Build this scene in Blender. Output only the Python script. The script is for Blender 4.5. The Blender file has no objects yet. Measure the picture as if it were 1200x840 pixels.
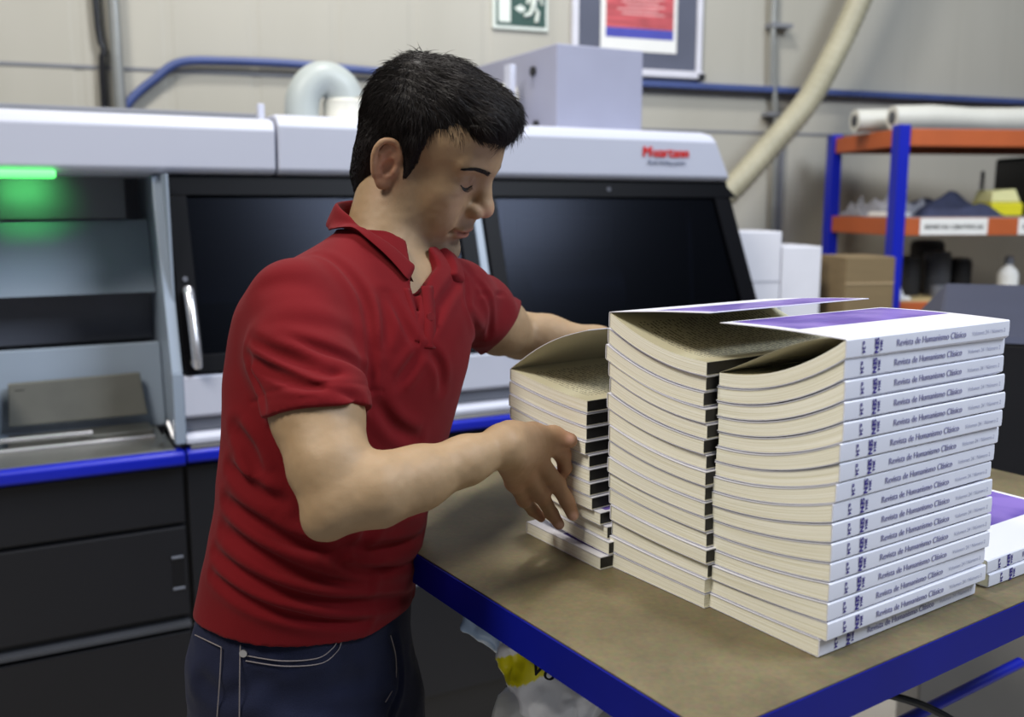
import bpy, bmesh, math, random
import numpy as np
from math import sin, cos, pi, radians, sqrt, atan, atan2
from mathutils import Vector, Matrix

random.seed(7)
SC = bpy.context.scene
COL = SC.collection

# ------------------------------------------------------------------ camera
F = 1120.0
TH = atan(180 / F)
CZ = 1.47
cd = bpy.data.cameras.new('camera')
cam = bpy.data.objects.new('camera', cd)
COL.objects.link(cam)
cam.location = (0, 0, CZ)
cam.rotation_euler = (pi / 2 - TH, 0, 0)
cd.sensor_width = 36
cd.lens = 36 * F / 1200
cd.clip_start = 0.05
cd.dof.use_dof = True
cd.dof.focus_distance = 1.08
cd.dof.aperture_fstop = 4.0
SC.camera = cam


def ray(px, py):
    x = (px - 600) / F
    v = -(py - 420) / F
    return np.array([x, cos(TH) + v * sin(TH), -sin(TH) + v * cos(TH)])


def PY(px, py, Y):
    """the place whose direction from the viewpoint is (px,py), at depth Y"""
    r = ray(px, py)
    r = r / r[1] * Y
    return r + np.array([0, 0, CZ])


def PZ(px, py, z):
    r = ray(px, py)
    r = r / r[2] * (z - CZ)
    return r + np.array([0, 0, CZ])


# ------------------------------------------------------------------ tagging
def tag(o, label=None, cat=None, group=None, kind=None):
    if label: o['label'] = label
    if cat: o['category'] = cat
    if group: o['group'] = group
    if kind: o['kind'] = kind
    return o


def empty(name, loc=(0, 0, 0), parent=None):
    o = bpy.data.objects.new(name, None)
    COL.objects.link(o)
    o.empty_display_size = 0.05
    o.location = loc
    if parent: o.parent = parent
    return o


def mobj(name, verts, faces, mat, parent=None, smooth=False, uvs=None, bevel=0, origin=None, matidx=None):
    """verts in world space; with a parent they are stored relative to it"""
    me = bpy.data.meshes.new(name)
    off = np.zeros(3)
    if parent is not None:
        off = np.array(parent_world(parent))
    loc = np.zeros(3)
    if origin is not None:
        loc = np.array(origin, dtype=float) - off
        off = np.array(origin, dtype=float)
    v = np.asarray(verts, dtype=float) - off
    me.from_pydata(v.tolist(), [], [tuple(int(i) for i in f) for f in faces])
    mats = mat if isinstance(mat, (list, tuple)) else [mat]
    for m in mats: me.materials.append(m)
    if matidx is not None:
        me.polygons.foreach_set('material_index', matidx)
    if uvs is not None:
        ul = me.uv_layers.new(name='UVMap')
        li = np.zeros(len(me.loops), dtype=np.int32)
        me.loops.foreach_get('vertex_index', li)
        ul.data.foreach_set('uv', np.asarray(uvs, dtype=float)[li].ravel())
    bm = bmesh.new(); bm.from_mesh(me)
    bmesh.ops.recalc_face_normals(bm, faces=bm.faces)
    bm.to_mesh(me); bm.free()
    if smooth:
        me.polygons.foreach_set('use_smooth', [True] * len(me.polygons))
    o = bpy.data.objects.new(name, me)
    COL.objects.link(o)
    o.location = loc
    if parent is not None: o.parent = parent
    if bevel:
        b = o.modifiers.new('bevel', 'BEVEL'); b.width = bevel; b.segments = 2; b.limit_method = 'ANGLE'
        b.harden_normals = False
    return o


def parent_world(o):
    p = Vector((0, 0, 0))
    while o is not None:
        p = p + o.location
        o = o.parent
    return p


class Frame:
    """a local frame: s along, d outward, z up (world z)"""
    def __init__(self, o, ang):
        self.o = np.array([o[0], o[1], 0.0])
        self.m = np.array([sin(ang), cos(ang), 0.0])
        self.n = np.array([self.m[1], -self.m[0], 0.0])

    def __call__(self, s, d, z):
        return self.o + self.m * s + self.n * d + np.array([0, 0, z])


class G:
    """collects shapes into one mesh"""
    def __init__(self, fr=None):
        self.v = []; self.f = []; self.fr = fr

    def add(self, vs, fs):
        b = len(self.v)
        if self.fr is not None: vs = [self.fr(*p) for p in vs]
        self.v += [tuple(p) for p in vs]
        self.f += [tuple(b + i for i in f) for f in fs]
        return self

    def box(self, a, b):
        (x0, y0, z0), (x1, y1, z1) = a, b
        vs = [(x0, y0, z0), (x1, y0, z0), (x1, y1, z0), (x0, y1, z0), (x0, y0, z1), (x1, y0, z1), (x1, y1, z1), (x0, y1, z1)]
        return self.hexa(vs)

    def hexa(self, vs):
        return self.add(vs, [(0, 3, 2, 1), (4, 5, 6, 7), (0, 1, 5, 4), (1, 2, 6, 5), (2, 3, 7, 6), (3, 0, 4, 7)])

    def prism(self, prof, s0, s1):
        """prof: list of (d,z); extruded along s"""
        n = len(prof)
        vs = [(s0, d, z) for d, z in prof] + [(s1, d, z) for d, z in prof]
        fs = [tuple(range(n - 1, -1, -1)), tuple(range(n, 2 * n))]
        fs += [(i, (i + 1) % n, n + (i + 1) % n, n + i) for i in range(n)]
        return self.add(vs, fs)

    def tube(self, pts, r, n=12, smooth=0, caps=True):
        P = [np.array(self.fr(*p) if self.fr is not None else p, dtype=float) for p in pts]
        R = list(r) if isinstance(r, (list, tuple, np.ndarray)) else [r] * len(P)
        if smooth:
            P, R = catmull(P, R, smooth)
        T = []
        for i in range(len(P)):
            t = P[min(i + 1, len(P) - 1)] - P[max(i - 1, 0)]
            T.append(t / (np.linalg.norm(t) + 1e-12))
        a = np.array([0, 0, 1.0]) if abs(T[0][2]) < 0.9 else np.array([1.0, 0, 0])
        u = np.cross(T[0], a); u /= np.linalg.norm(u)
        b0 = len(self.v)
        for i, (p, t, rr) in enumerate(zip(P, T, R)):
            u = u - t * np.dot(u, t); u /= np.linalg.norm(u)
            w = np.cross(t, u)
            for k in range(n):
                q = p + rr * (cos(2 * pi * k / n) * u + sin(2 * pi * k / n) * w)
                self.v.append(tuple(q))
        for i in range(len(P) - 1):
            for k in range(n):
                self.f.append((b0 + i * n + k, b0 + i * n + (k + 1) % n, b0 + (i + 1) * n + (k + 1) % n, b0 + (i + 1) * n + k))
        if caps:
            self.f.append(tuple(b0 + k for k in range(n - 1, -1, -1)))
            self.f.append(tuple(b0 + (len(P) - 1) * n + k for k in range(n)))
        return self

    def lathe(self, prof, c, n=24):
        """prof list of (r,z) about a vertical axis at c"""
        c = np.array(self.fr(*c) if self.fr is not None else c, dtype=float)
        b = len(self.v)
        for r, z in prof:
            for k in range(n):
                self.v.append((c[0] + r * cos(2 * pi * k / n), c[1] + r * sin(2 * pi * k / n), c[2] + z))
        for i in range(len(prof) - 1):
            for k in range(n):
                self.f.append((b + i * n + k, b + i * n + (k + 1) % n, b + (i + 1) * n + (k + 1) % n, b + (i + 1) * n + k))
        self.f.append(tuple(b + k for k in range(n - 1, -1, -1)))
        self.f.append(tuple(b + (len(prof) - 1) * n + k for k in range(n)))
        return self

    def build(self, name, mat, parent=None, smooth=False, bevel=0, base=False):
        v = np.array(self.v)
        org = None
        if parent is None:
            c = (v.min(0) + v.max(0)) / 2
            org = (c[0], c[1], v[:, 2].min())
        o = mobj(name, v, self.f, mat, parent, smooth, bevel=bevel, origin=org)
        if smooth and not bevel:
            autosmooth(o)
        return o


def autosmooth(o, ang=40):
    me = o.data
    bm = bmesh.new(); bm.from_mesh(me)
    for e in bm.edges:
        if len(e.link_faces) == 2 and e.calc_face_angle(0) > radians(ang): e.smooth = False
    bm.to_mesh(me); bm.free()


def catmull(P, R, k):
    P = [np.array(p, dtype=float) for p in P]
    out, ro = [], []
    n = len(P)
    for i in range(n - 1):
        p0, p1, p2, p3 = P[max(i - 1, 0)], P[i], P[i + 1], P[min(i + 2, n - 1)]
        for j in range(k):
            t = j / k
            out.append(0.5 * ((2 * p1) + (-p0 + p2) * t + (2 * p0 - 5 * p1 + 4 * p2 - p3) * t * t + (-p0 + 3 * p1 - 3 * p2 + p3) * t ** 3))
            ro.append(R[i] * (1 - t) + R[i + 1] * t)
    out.append(P[-1]); ro.append(R[-1])
    return out, ro


# ------------------------------------------------------------------ materials
def newmat(name):
    m = bpy.data.materials.new(name); m.use_nodes = True
    nt = m.node_tree
    return m, nt, nt.nodes['Principled BSDF'], nt.nodes['Material Output']


def srgb(r, g, b):
    f = lambda c: (c / 255 / 12.92) if c / 255 <= 0.04045 else ((c / 255 + 0.055) / 1.055) ** 2.4
    return (f(r), f(g), f(b), 1)


def mat(name, col, rough=0.5, metal=0.0, noise=0.06, nscale=8, bump=0.0, bscale=200, coat=0, emit=None, spec=0.5, stretch=None):
    m, nt, p, out = newmat(name)
    N = nt.nodes; L = nt.links
    tc = N.new('ShaderNodeTexCoord')
    src = tc.outputs['Object']
    if stretch:
        mp = N.new('ShaderNodeMapping'); mp.inputs['Scale'].default_value = stretch
        L.new(src, mp.inputs['Vector']); src = mp.outputs['Vector']
    n1 = N.new('ShaderNodeTexNoise'); n1.inputs['Scale'].default_value = nscale; n1.inputs['Detail'].default_value = 5
    L.new(src, n1.inputs['Vector'])
    mr = N.new('ShaderNodeMapRange')
    mr.inputs['From Min'].default_value = 0.3; mr.inputs['From Max'].default_value = 0.7
    mr.inputs['To Min'].default_value = 1 - noise; mr.inputs['To Max'].default_value = 1 + noise
    L.new(n1.outputs['Fac'], mr.inputs['Value'])
    mx = N.new('ShaderNodeVectorMath'); mx.operation = 'SCALE'
    mx.inputs[0].default_value = col[:3]
    L.new(mr.outputs['Result'], mx.inputs['Scale'])
    L.new(mx.outputs['Vector'], p.inputs['Base Color'])
    p.inputs['Roughness'].default_value = rough
    p.inputs['Metallic'].default_value = metal
    p.inputs['Specular IOR Level'].default_value = spec
    if coat: p.inputs['Coat Weight'].default_value = coat
    if bump:
        n2 = N.new('ShaderNodeTexNoise'); n2.inputs['Scale'].default_value = bscale; n2.inputs['Detail'].default_value = 3
        L.new(src, n2.inputs['Vector'])
        bp = N.new('ShaderNodeBump'); bp.inputs['Strength'].default_value = bump; bp.inputs['Distance'].default_value = 0.002
        L.new(n2.outputs['Fac'], bp.inputs['Height']); L.new(bp.outputs['Normal'], p.inputs['Normal'])
    if emit:
        p.inputs['Emission Color'].default_value = emit[0]; p.inputs['Emission Strength'].default_value = emit[1]
    return m


M = {}
M['navy'] = mat('navy_paint', srgb(13, 14, 21), 0.5, noise=0.12, nscale=3)
M['white_metal'] = mat('white_lacquered_metal', srgb(192, 195, 210), 0.38, noise=0.03, nscale=2)
M['pale_metal'] = mat('pale_grey_metal', srgb(140, 152, 168), 0.42, noise=0.05, nscale=3)
M['grey_metal'] = mat('grey_metal', srgb(105, 108, 118), 0.4, noise=0.06)
M['dark_metal'] = mat('dark_metal', srgb(60, 62, 68), 0.45, noise=0.1)
M['steel'] = mat('brushed_steel', srgb(150, 150, 145), 0.32, metal=0.85, noise=0.1, nscale=4, stretch=(1, 1, 12))
M['bright_steel'] = mat('bright_steel', srgb(215, 215, 220), 0.25, metal=0.8, noise=0.04)
M['blue'] = mat('blue_enamel', srgb(10, 28, 170), 0.35, noise=0.08, nscale=5)
M['blue_edge'] = mat('blue_edge_paint', srgb(2, 14, 122), 0.5, noise=0.08, nscale=12, spec=.2)
M['black'] = mat('black_plastic', srgb(16, 16, 20), 0.35, noise=0.1)
M['black_frame'] = mat('black_glazed_frame', srgb(5, 5, 9), 0.42, noise=0.05, spec=.1)
M['orange'] = mat('orange_beam_paint', srgb(176, 88, 44), 0.45, noise=0.08, nscale=6)
M['box_white'] = mat('white_carton', srgb(215, 216, 225), 0.7, noise=0.03)
M['cardboard'] = mat('brown_cardboard', srgb(122, 104, 74), 0.8, noise=0.06, stretch=(1, 1, 6))
M['cream_plastic'] = mat('cream_plastic', srgb(200, 199, 190), 0.45, noise=0.05)
M['duct_grey'] = mat('grey_duct', srgb(165, 172, 170), 0.45, noise=0.05)
M['duct_beige'] = mat('beige_hose', srgb(158, 153, 130), 0.5, noise=0.12, nscale=10)
M['pipe'] = mat('galvanised_pipe', srgb(150, 152, 150), 0.35, metal=0.5, noise=0.1)
M['rail'] = mat('dull_rail', srgb(120, 122, 128), 0.5, noise=0.06)
M['cable_blue'] = mat('blue_cable', srgb(60, 76, 128), 0.45, noise=0.1)
M['paper_white'] = mat('white_paper', srgb(225, 225, 222), 0.75, noise=0.03)
M['yellow'] = mat('yellow_plastic', srgb(225, 215, 40), 0.4, noise=0.05)
M['navy_cloth'] = mat('navy_cloth', srgb(45, 50, 75), 0.85, noise=0.2, nscale=20)
M['grey_cloth'] = mat('grey_cloth', srgb(125, 125, 132), 0.85, noise=0.15, nscale=20)
M['red_print'] = mat('red_lettering', srgb(215, 50, 50), 0.5)
M['grey_print'] = mat('grey_lettering', srgb(105, 115, 140), 0.5)
M['ink'] = mat('dark_blue_ink', srgb(52, 36, 138), 0.55)
M['grey_ink'] = mat('grey_violet_ink', srgb(146, 144, 182), 0.6)
M['pale_ink'] = mat('pale_grey_ink', srgb(172, 174, 196), 0.6)
M['edge_black'] = mat('black_fore_edge', srgb(26, 25, 24), 0.6, noise=0.25, nscale=60)
M['concrete'] = mat('grey_concrete', srgb(165, 160, 152), 0.6, noise=0.1, nscale=3, bump=0.2, bscale=80)


def glass_mat():
    m, nt, p, out = newmat('smoked_glass')
    N, L = nt.nodes, nt.links
    N.remove(p)
    tr = N.new('ShaderNodeBsdfTransparent'); tr.inputs['Color'].default_value = (0.34, 0.36, 0.42, 1)
    gl = N.new('ShaderNodeBsdfGlossy'); gl.inputs['Roughness'].default_value = 0.22; gl.inputs['Color'].default_value = (.55, .6, .75, 1)
    fr = N.new('ShaderNodeFresnel'); fr.inputs['IOR'].default_value = 1.25
    mx = N.new('ShaderNodeMixShader')
    L.new(fr.outputs[0], mx.inputs[0]); L.new(tr.outputs[0], mx.inputs[1]); L.new(gl.outputs[0], mx.inputs[2])
    L.new(mx.outputs[0], out.inputs['Surface'])
    return m


M['glass'] = glass_mat()


def wall_mat():
    m, nt, p, out = newmat('corrugated_cream_wall')
    N, L = nt.nodes, nt.links
    tc = N.new('ShaderNodeTexCoord')
    n1 = N.new('ShaderNodeTexNoise'); n1.inputs['Scale'].default_value = 1.2; n1.inputs['Detail'].default_value = 6
    mp = N.new('ShaderNodeMapping'); mp.inputs['Scale'].default_value = (1, 1, 0.25)
    L.new(tc.outputs['Object'], mp.inputs[0]); L.new(mp.outputs[0], n1.inputs['Vector'])
    cr = N.new('ShaderNodeValToRGB')
    cr.color_ramp.elements[0].position = 0.3; cr.color_ramp.elements[0].color = srgb(160, 157, 146)
    cr.color_ramp.elements[1].position = 0.7; cr.color_ramp.elements[1].color = srgb(180, 177, 167)
    L.new(n1.outputs['Fac'], cr.inputs[0]); L.new(cr.outputs[0], p.inputs['Base Color'])
    p.inputs['Roughness'].default_value = 0.6
    return m


M['wall'] = wall_mat()


def board_mat():
    m, nt, p, out = newmat('worn_hardboard')
    N, L = nt.nodes, nt.links
    tc = N.new('ShaderNodeTexCoord')
    n1 = N.new('ShaderNodeTexNoise'); n1.inputs['Scale'].default_value = 7; n1.inputs['Detail'].default_value = 8; n1.inputs['Roughness'].default_value = .65
    n2 = N.new('ShaderNodeTexNoise'); n2.inputs['Scale'].default_value = 160; n2.inputs['Detail'].default_value = 3
    for n in (n1, n2): L.new(tc.outputs['Object'], n.inputs['Vector'])
    cr = N.new('ShaderNodeValToRGB')
    e = cr.color_ramp.elements
    e[0].position = 0.28; e[0].color = srgb(84, 74, 46)
    e[1].position = 0.75; e[1].color = srgb(122, 108, 70)
    L.new(n1.outputs['Fac'], cr.inputs[0])
    mx = N.new('ShaderNodeMix'); mx.data_type = 'RGBA'; mx.blend_type = 'OVERLAY'; mx.inputs[0].default_value = 0.35
    L.new(cr.outputs[0], mx.inputs[6]); L.new(n2.outputs['Color'], mx.inputs[7])
    hs = N.new('ShaderNodeHueSaturation'); hs.inputs['Saturation'].default_value = 0.85
    L.new(mx.outputs[2], hs.inputs['Color'])
    L.new(hs.outputs[0], p.inputs['Base Color'])
    p.inputs['Roughness'].default_value = 0.55
    bp = N.new('ShaderNodeBump'); bp.inputs['Strength'].default_value = 0.15; bp.inputs['Distance'].default_value = 0.001
    L.new(n2.outputs['Fac'], bp.inputs['Height']); L.new(bp.outputs[0], p.inputs['Normal'])
    return m


M['board'] = board_mat()


def page_mat():
    """cream page edges: fine lines along the block; UV = (metres along, 0..1 through the thickness)"""
    m, nt, p, out = newmat('cream_page_edges')
    N, L = nt.nodes, nt.links
    uv = N.new('ShaderNodeUVMap')
    mp = N.new('ShaderNodeMapping'); mp.inputs['Scale'].default_value = (5, 14, 1)
    oi = N.new('ShaderNodeObjectInfo')
    L.new(uv.outputs[0], mp.inputs[0])
    n1 = N.new('ShaderNodeTexNoise'); n1.noise_dimensions = '4D'; n1.inputs['Scale'].default_value = 1.0; n1.inputs['Detail'].default_value = 4
    L.new(mp.outputs[0], n1.inputs['Vector'])
    ml = N.new('ShaderNodeMath'); ml.operation = 'MULTIPLY'; ml.inputs[1].default_value = 40
    L.new(oi.outputs['Random'], ml.inputs[0]); L.new(ml.outputs[0], n1.inputs['W'])
    cr = N.new('ShaderNodeValToRGB')
    e = cr.color_ramp.elements
    e[0].position = 0.3; e[0].color = srgb(224, 219, 192)
    e[1].position = 0.62; e[1].color = srgb(250, 248, 234)
    L.new(n1.outputs['Fac'], cr.inputs[0]); L.new(cr.outputs[0], p.inputs['Base Color'])
    p.inputs['Roughness'].default_value = 0.8
    bp = N.new('ShaderNodeBump'); bp.inputs['Strength'].default_value = 0.35; bp.inputs['Distance'].default_value = 0.001
    L.new(n1.outputs['Fac'], bp.inputs['Height']); L.new(bp.outputs[0], p.inputs['Normal'])
    return m


M['pages'] = page_mat()


def cover_mat():
    """UV = metres from the spine (u) and along the spine (v)"""
    m, nt, p, out = newmat('white_and_purple_card_cover')
    N, L = nt.nodes, nt.links
    uv = N.new('ShaderNodeUVMap')
    sp = N.new('ShaderNodeSeparateXYZ'); L.new(uv.outputs[0], sp.inputs[0])
    nz = N.new('ShaderNodeTexNoise'); nz.inputs['Scale'].default_value = 14; nz.inputs['Detail'].default_value = 2
    L.new(uv.outputs[0], nz.inputs['Vector'])

    def gt(s, val):
        a = N.new('ShaderNodeMath'); a.operation = 'GREATER_THAN'; a.inputs[1].default_value = val
        L.new(s, a.inputs[0]); return a.outputs[0]

    def lt(s, val):
        a = N.new('ShaderNodeMath'); a.operation = 'LESS_THAN'; a.inputs[1].default_value = val
        L.new(s, a.inputs[0]); return a.outputs[0]

    def mul(a, b):
        c = N.new('ShaderNodeMath'); c.operation = 'MULTIPLY'; L.new(a, c.inputs[0]); L.new(b, c.inputs[1]); return c.outputs[0]
    mask = mul(mul(gt(sp.outputs[0], 0.062), lt(sp.outputs[0], 0.1475)), mul(gt(sp.outputs[1], 0.012), lt(sp.outputs[1], 0.2565)))
    # lighter purple band through the picture
    cr = N.new('ShaderNodeValToRGB')
    e = cr.color_ramp.elements
    e[0].position = 0.42; e[0].color = srgb(92, 70, 160)
    e[1].position = 0.58; e[1].color = srgb(128, 104, 186)
    L.new(nz.outputs['Fac'], cr.inputs[0])
    mx = N.new('ShaderNodeMix'); mx.data_type = 'RGBA'
    mx.inputs[6].default_value = srgb(232, 232, 240)
    L.new(mask, mx.inputs[0]); L.new(cr.outputs[0], mx.inputs[7])
    L.new(mx.outputs[2], p.inputs['Base Color'])
    p.inputs['Roughness'].default_value = 0.33
    p.inputs['Coat Weight'].default_value = 0.15
    return m


M['cover'] = cover_mat()
M['card_inside'] = mat('cream_card_inside', srgb(190, 184, 158), 0.7, noise=0.04)
M['cover_plain'] = mat('white_card_cover', srgb(226, 227, 238), 0.4, noise=0.03, nscale=10)


def textpage_mat():
    m, nt, p, out = newmat('printed_cream_page')
    N, L = nt.nodes, nt.links
    uv = N.new('ShaderNodeUVMap')
    sp = N.new('ShaderNodeSeparateXYZ'); L.new(uv.outputs[0], sp.inputs[0])
    # lines of print run across the page (u), stacked along the spine (v)
    ms = N.new('ShaderNodeMath'); ms.operation = 'MULTIPLY'; ms.inputs[1].default_value = 2 * pi / 0.0062
    L.new(sp.outputs[1], ms.inputs[0])
    sn = N.new('ShaderNodeMath'); sn.operation = 'SINE'; L.new(ms.outputs[0], sn.inputs[0])
    g = N.new('ShaderNodeMath'); g.operation = 'GREATER_THAN'; g.inputs[1].default_value = 0.35
    L.new(sn.outputs[0], g.inputs[0])
    nz = N.new('ShaderNodeTexNoise'); nz.inputs['Scale'].default_value = 300; nz.inputs['Detail'].default_value = 1
    mp = N.new('ShaderNodeMapping'); mp.inputs['Scale'].default_value = (1, 0.3, 1)
    L.new(uv.outputs[0], mp.inputs[0]); L.new(mp.outputs[0], nz.inputs['Vector'])
    g2 = N.new('ShaderNodeMath'); g2.operation = 'GREATER_THAN'; g2.inputs[1].default_value = 0.47
    L.new(nz.outputs['Fac'], g2.inputs[0])
    a = N.new('ShaderNodeMath'); a.operation = 'MULTIPLY'; L.new(g.outputs[0], a.inputs[0]); L.new(g2.outputs[0], a.inputs[1])

    def rng(s, lo, hi):
        x = N.new('ShaderNodeMath'); x.operation = 'GREATER_THAN'; x.inputs[1].default_value = lo; L.new(s, x.inputs[0])
        y = N.new('ShaderNodeMath'); y.operation = 'LESS_THAN'; y.inputs[1].default_value = hi; L.new(s, y.inputs[0])
        z = N.new('ShaderNodeMath'); z.operation = 'MULTIPLY'; L.new(x.outputs[0], z.inputs[0]); L.new(y.outputs[0], z.inputs[1]); return z.outputs[0]
    for s, lo, hi in ((sp.outputs[0], 0.022, 0.132), (sp.outputs[1], 0.02, 0.235)):
        b = N.new('ShaderNodeMath'); b.operation = 'MULTIPLY'
        L.new(a.outputs[0], b.inputs[0]); L.new(rng(s, lo, hi), b.inputs[1]); a = b
    mx = N.new('ShaderNodeMix'); mx.data_type = 'RGBA'
    mx.inputs[6].default_value = srgb(205, 199, 170); mx.inputs[7].default_value = srgb(120, 114, 98)
    L.new(a.outputs[0], mx.inputs[0]); L.new(mx.outputs[2], p.inputs['Base Color'])
    p.inputs['Roughness'].default_value = 0.8
    return m


M['text_page'] = textpage_mat()


# ------------------------------------------------------------------ lettering
_tc = {}


def text_geo(s, size=1.0, bold=False, align='LEFT'):
    key = (s, align)
    if key not in _tc:
        cu = bpy.data.curves.new('lettering', 'FONT'); cu.body = s; cu.size = 1.0; cu.align_x = align; cu.resolution_u = 3
        ob = bpy.data.objects.new('lettering', cu); COL.objects.link(ob)
        dg = bpy.context.evaluated_depsgraph_get()
        me = ob.evaluated_get(dg).to_mesh()
        v = np.array([tuple(x.co) for x in me.vertices]); f = [tuple(p.vertices) for p in me.polygons]
        ob.evaluated_get(dg).to_mesh_clear()
        bpy.data.objects.remove(ob); bpy.data.curves.remove(cu)
        _tc[key] = (v, f)
    v, f = _tc[key]
    return v[:, :2] * size, f


def letter(name, s, mapper, material, parent, size, embolden=0.0, align='LEFT'):
    """mapper(x,y)->world; the glyphs lie on the surface as thin ink"""
    v, f = text_geo(s, size, align=align)
    V = []; FF = []
    shifts = [(0, 0)]
    if embolden:
        shifts = [(-embolden, 0), (embolden, 0), (0, 0)]
    for k, (dx, dy) in enumerate(shifts):
        b = len(V)
        V += [mapper(x + dx, y + dy, k) for x, y in v]
        FF += [tuple(b + i for i in q) for q in f]
    return mobj(name, V, FF, material, parent)
# ================================================================== the hall
WF = Frame((0.0, 4.0), radians(70))      # back wall: s along, d towards the room
MF = Frame((-0.667, 2.2), radians(62.5))  # the binding machine
RF = Frame((1.509, 3.75), radians(82.4))  # the storage rack

g = G(); g.box((-6, -2.5, -0.05), (6, 7.2, 0)); o = g.build('floor', M['concrete']); tag(o, kind='structure')

# ribbed wall sheet: shallow vertical folds, two horizontal joints
def ribbed(z0, z1, s0=-4.2, s1=4.6):
    vs = []; fs = []; s = s0; prof = []
    while s < s1:
        e = -.0022 if s < .2 else -.0004
        prof += [(s, 0.0), (s + 0.17, 0.0), (s + 0.180, e), (s + 0.205, e), (s + 0.215, 0.0)]
        s += 0.215 if False else 0.30
    prof.append((s1, 0.0))
    n = len(prof)
    vs = [WF(a, d, z0) for a, d in prof] + [WF(a, d, z1) for a, d in prof] + \
         [WF(a, -0.06, z0) for a, d in prof] + [WF(a, -0.06, z1) for a, d in prof]
    for i in range(n - 1):
        fs.append((i, i + 1, n + i + 1, n + i)); fs.append((2 * n + i + 1, 2 * n + i, 3 * n + i, 3 * n + i + 1))
        fs.append((n + i, n + i + 1, 3 * n + i + 1, 3 * n + i)); fs.append((i, 2 * n + i, 2 * n + i + 1, i + 1))
    fs.append((0, n, 3 * n, 2 * n)); fs.append((n - 1, 3 * n - 1, 4 * n - 1, 2 * n - 1))
    return vs, fs

vs, fs = [], []
for a, b in ((0.0, 1.785), (1.795, 1.94), (1.952, 4.6)):
    v, f = ribbed(a, b); k = len(vs); vs += v; fs += [tuple(k + i for i in q) for q in f]
g = G(); g.v = [tuple(p) for p in vs]; g.f = fs
o = g.build('wall_back', M['wall']); tag(o, kind='structure')
g = G(WF); g.box((-4.2, -0.07, 0), (4.6, -0.06, 4.6)); o = g.build('trim_1', M['dark_metal']); tag(o, kind='structure')
g = G(WF)
g.box((-4.2, -0.006, 1.785), (-1.31, 0.004, 1.795)); g.box((0.0, -0.006, 1.785), (4.6, 0.004, 1.795))
g.box((-4.2, -0.006, 1.94), (4.6, 0.004, 1.952)); o = g.build('trim_2', M['rail']); tag(o, kind='structure')

# cable run along the joint
g = G(WF); g.tube([(-1.47, .03, 1.80), (-1.43, .03, 1.85), (-1.36, .03, 1.91), (-1.27, .03, 1.972), (-1.1, .03, 1.984), (-.85, .03, 1.985), (-.5, .03, 1.972), (-.1, .03, 1.992), (.3, .03, 1.985)], 0.016, 10, 5)
o = g.build('blue_cable', M['cable_blue'], smooth=True); tag(o, 'thick blue cable bent down and running left along the cream wall', 'cable')
g = G(WF); g.box((0.3, 0.0, 1.962), (4.5, 0.05, 1.988)); o = g.build('cable_tray', M['cable_blue'], bevel=0.004)
tag(o, 'long narrow blue grey cable tray on the wall right of the notice board', 'cable tray')

# pipes
g = G(WF); g.tube([(-1.48, .05, 1.0), (-1.48, .05, 4.0)], 0.021, 14); r = empty('conduit_pipe', WF(-1.48, .05, 1.0))
tag(r, 'thick galvanised conduit pipe with dark cable on the wall at left', 'pipe')
g.build('pipe', M['pipe'], r, smooth=True)
g = G(WF); g.tube([(-1.535, .03, 1.0), (-1.532, .03, 1.9), (-1.522, .03, 2.0), (-1.54, .03, 2.25), (-1.545, .03, 4.0)], 0.011, 8, 4); g.build('cable', M['black'], r, smooth=True)
for z in (1.15, 2.6, 3.4):
    g = G(WF); g.box((-1.515, 0.0, z), (-1.445, 0.075, z + .02)); g.build('bracket', M['rail'], r)
r = empty('thin_pipe', WF(1.235, .04, 0.0))
tag(r, 'thin grey vertical pipe on the wall behind the slanting hose', 'pipe')
g = G(WF); g.tube([(1.20, .04, 4.0), (1.205, .04, 2.25), (1.235, .04, 1.9), (1.25, .04, 1.5), (1.25, .04, 0.0)], 0.013, 10, 3); g.build('pipe', M['pipe'], r, smooth=True)
g = G(WF); g.tube([(1.285, .03, 1.85), (1.285, .03, 0.0)], 0.009, 8); g.build('side_pipe', M['grey_metal'], r, smooth=True)
for z in (1.3, 1.86, 2.24):
    g = G(WF); g.box((1.19, 0.0, z), (1.30, 0.055, z + .018)); g.build('bracket', M['rail'], r)

# slanting ventilation hose
pts = []
for a in ((1.80, .22, 3.1), (1.67, .21, 2.7), (1.545, .20, 2.38), (1.42, .2, 2.13), (1.25, .24, 1.90), (1.06, .24, 1.70), (0.85, .24, 1.50), (0.6, .2, 1.33)): pts.append(a)
P_, R_ = catmull([WF(*p) for p in pts], [0.052] * len(pts), 22)
R_ = [r * (1.0 + 0.035 * sin(i * 2.1)) for i, r in enumerate(R_)]
g = G(); g.tube([tuple(p) for p in P_], R_, 20)
o = g.build('ventilation_hose', M['duct_beige'], smooth=True)
tag(o, 'beige ribbed hose slanting down the wall behind the machine end', 'hose')

# exit sign
r = empty('exit_sign', WF(.03, .0, 2.175)); tag(r, 'green and white emergency exit sign high on the wall', 'sign')
M['sign_green'] = mat('sign_green', srgb(28, 66, 56), 0.5); M['sign_white'] = mat('sign_white', srgb(214, 222, 214), 0.5)
g = G(WF); g.box((-.085, 0.0, 2.165), (.150, .012, 2.345)); g.build('plate', M['sign_white'], r)
g = G(WF); g.box((-.072, .012, 2.178), (.140, .014, 2.335)); g.build('green_field', M['sign_green'], r)
g = G(WF); g.box((-.062, .0145, 2.190), (-.012, .0155, 2.325)); g.build('door_symbol', M['sign_white'], r)
g = G(WF)
g.tube([(.095, .0165, 2.322), (.094, .0165, 2.308)], .011, 10)
g.tube([(.090, .0165, 2.30), (.085, .0165, 2.255)], [.014, .012], 8)
g.tube([(.085, .0165, 2.256), (.105, .0165, 2.232), (.098, .0165, 2.195)], .008, 8)
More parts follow.
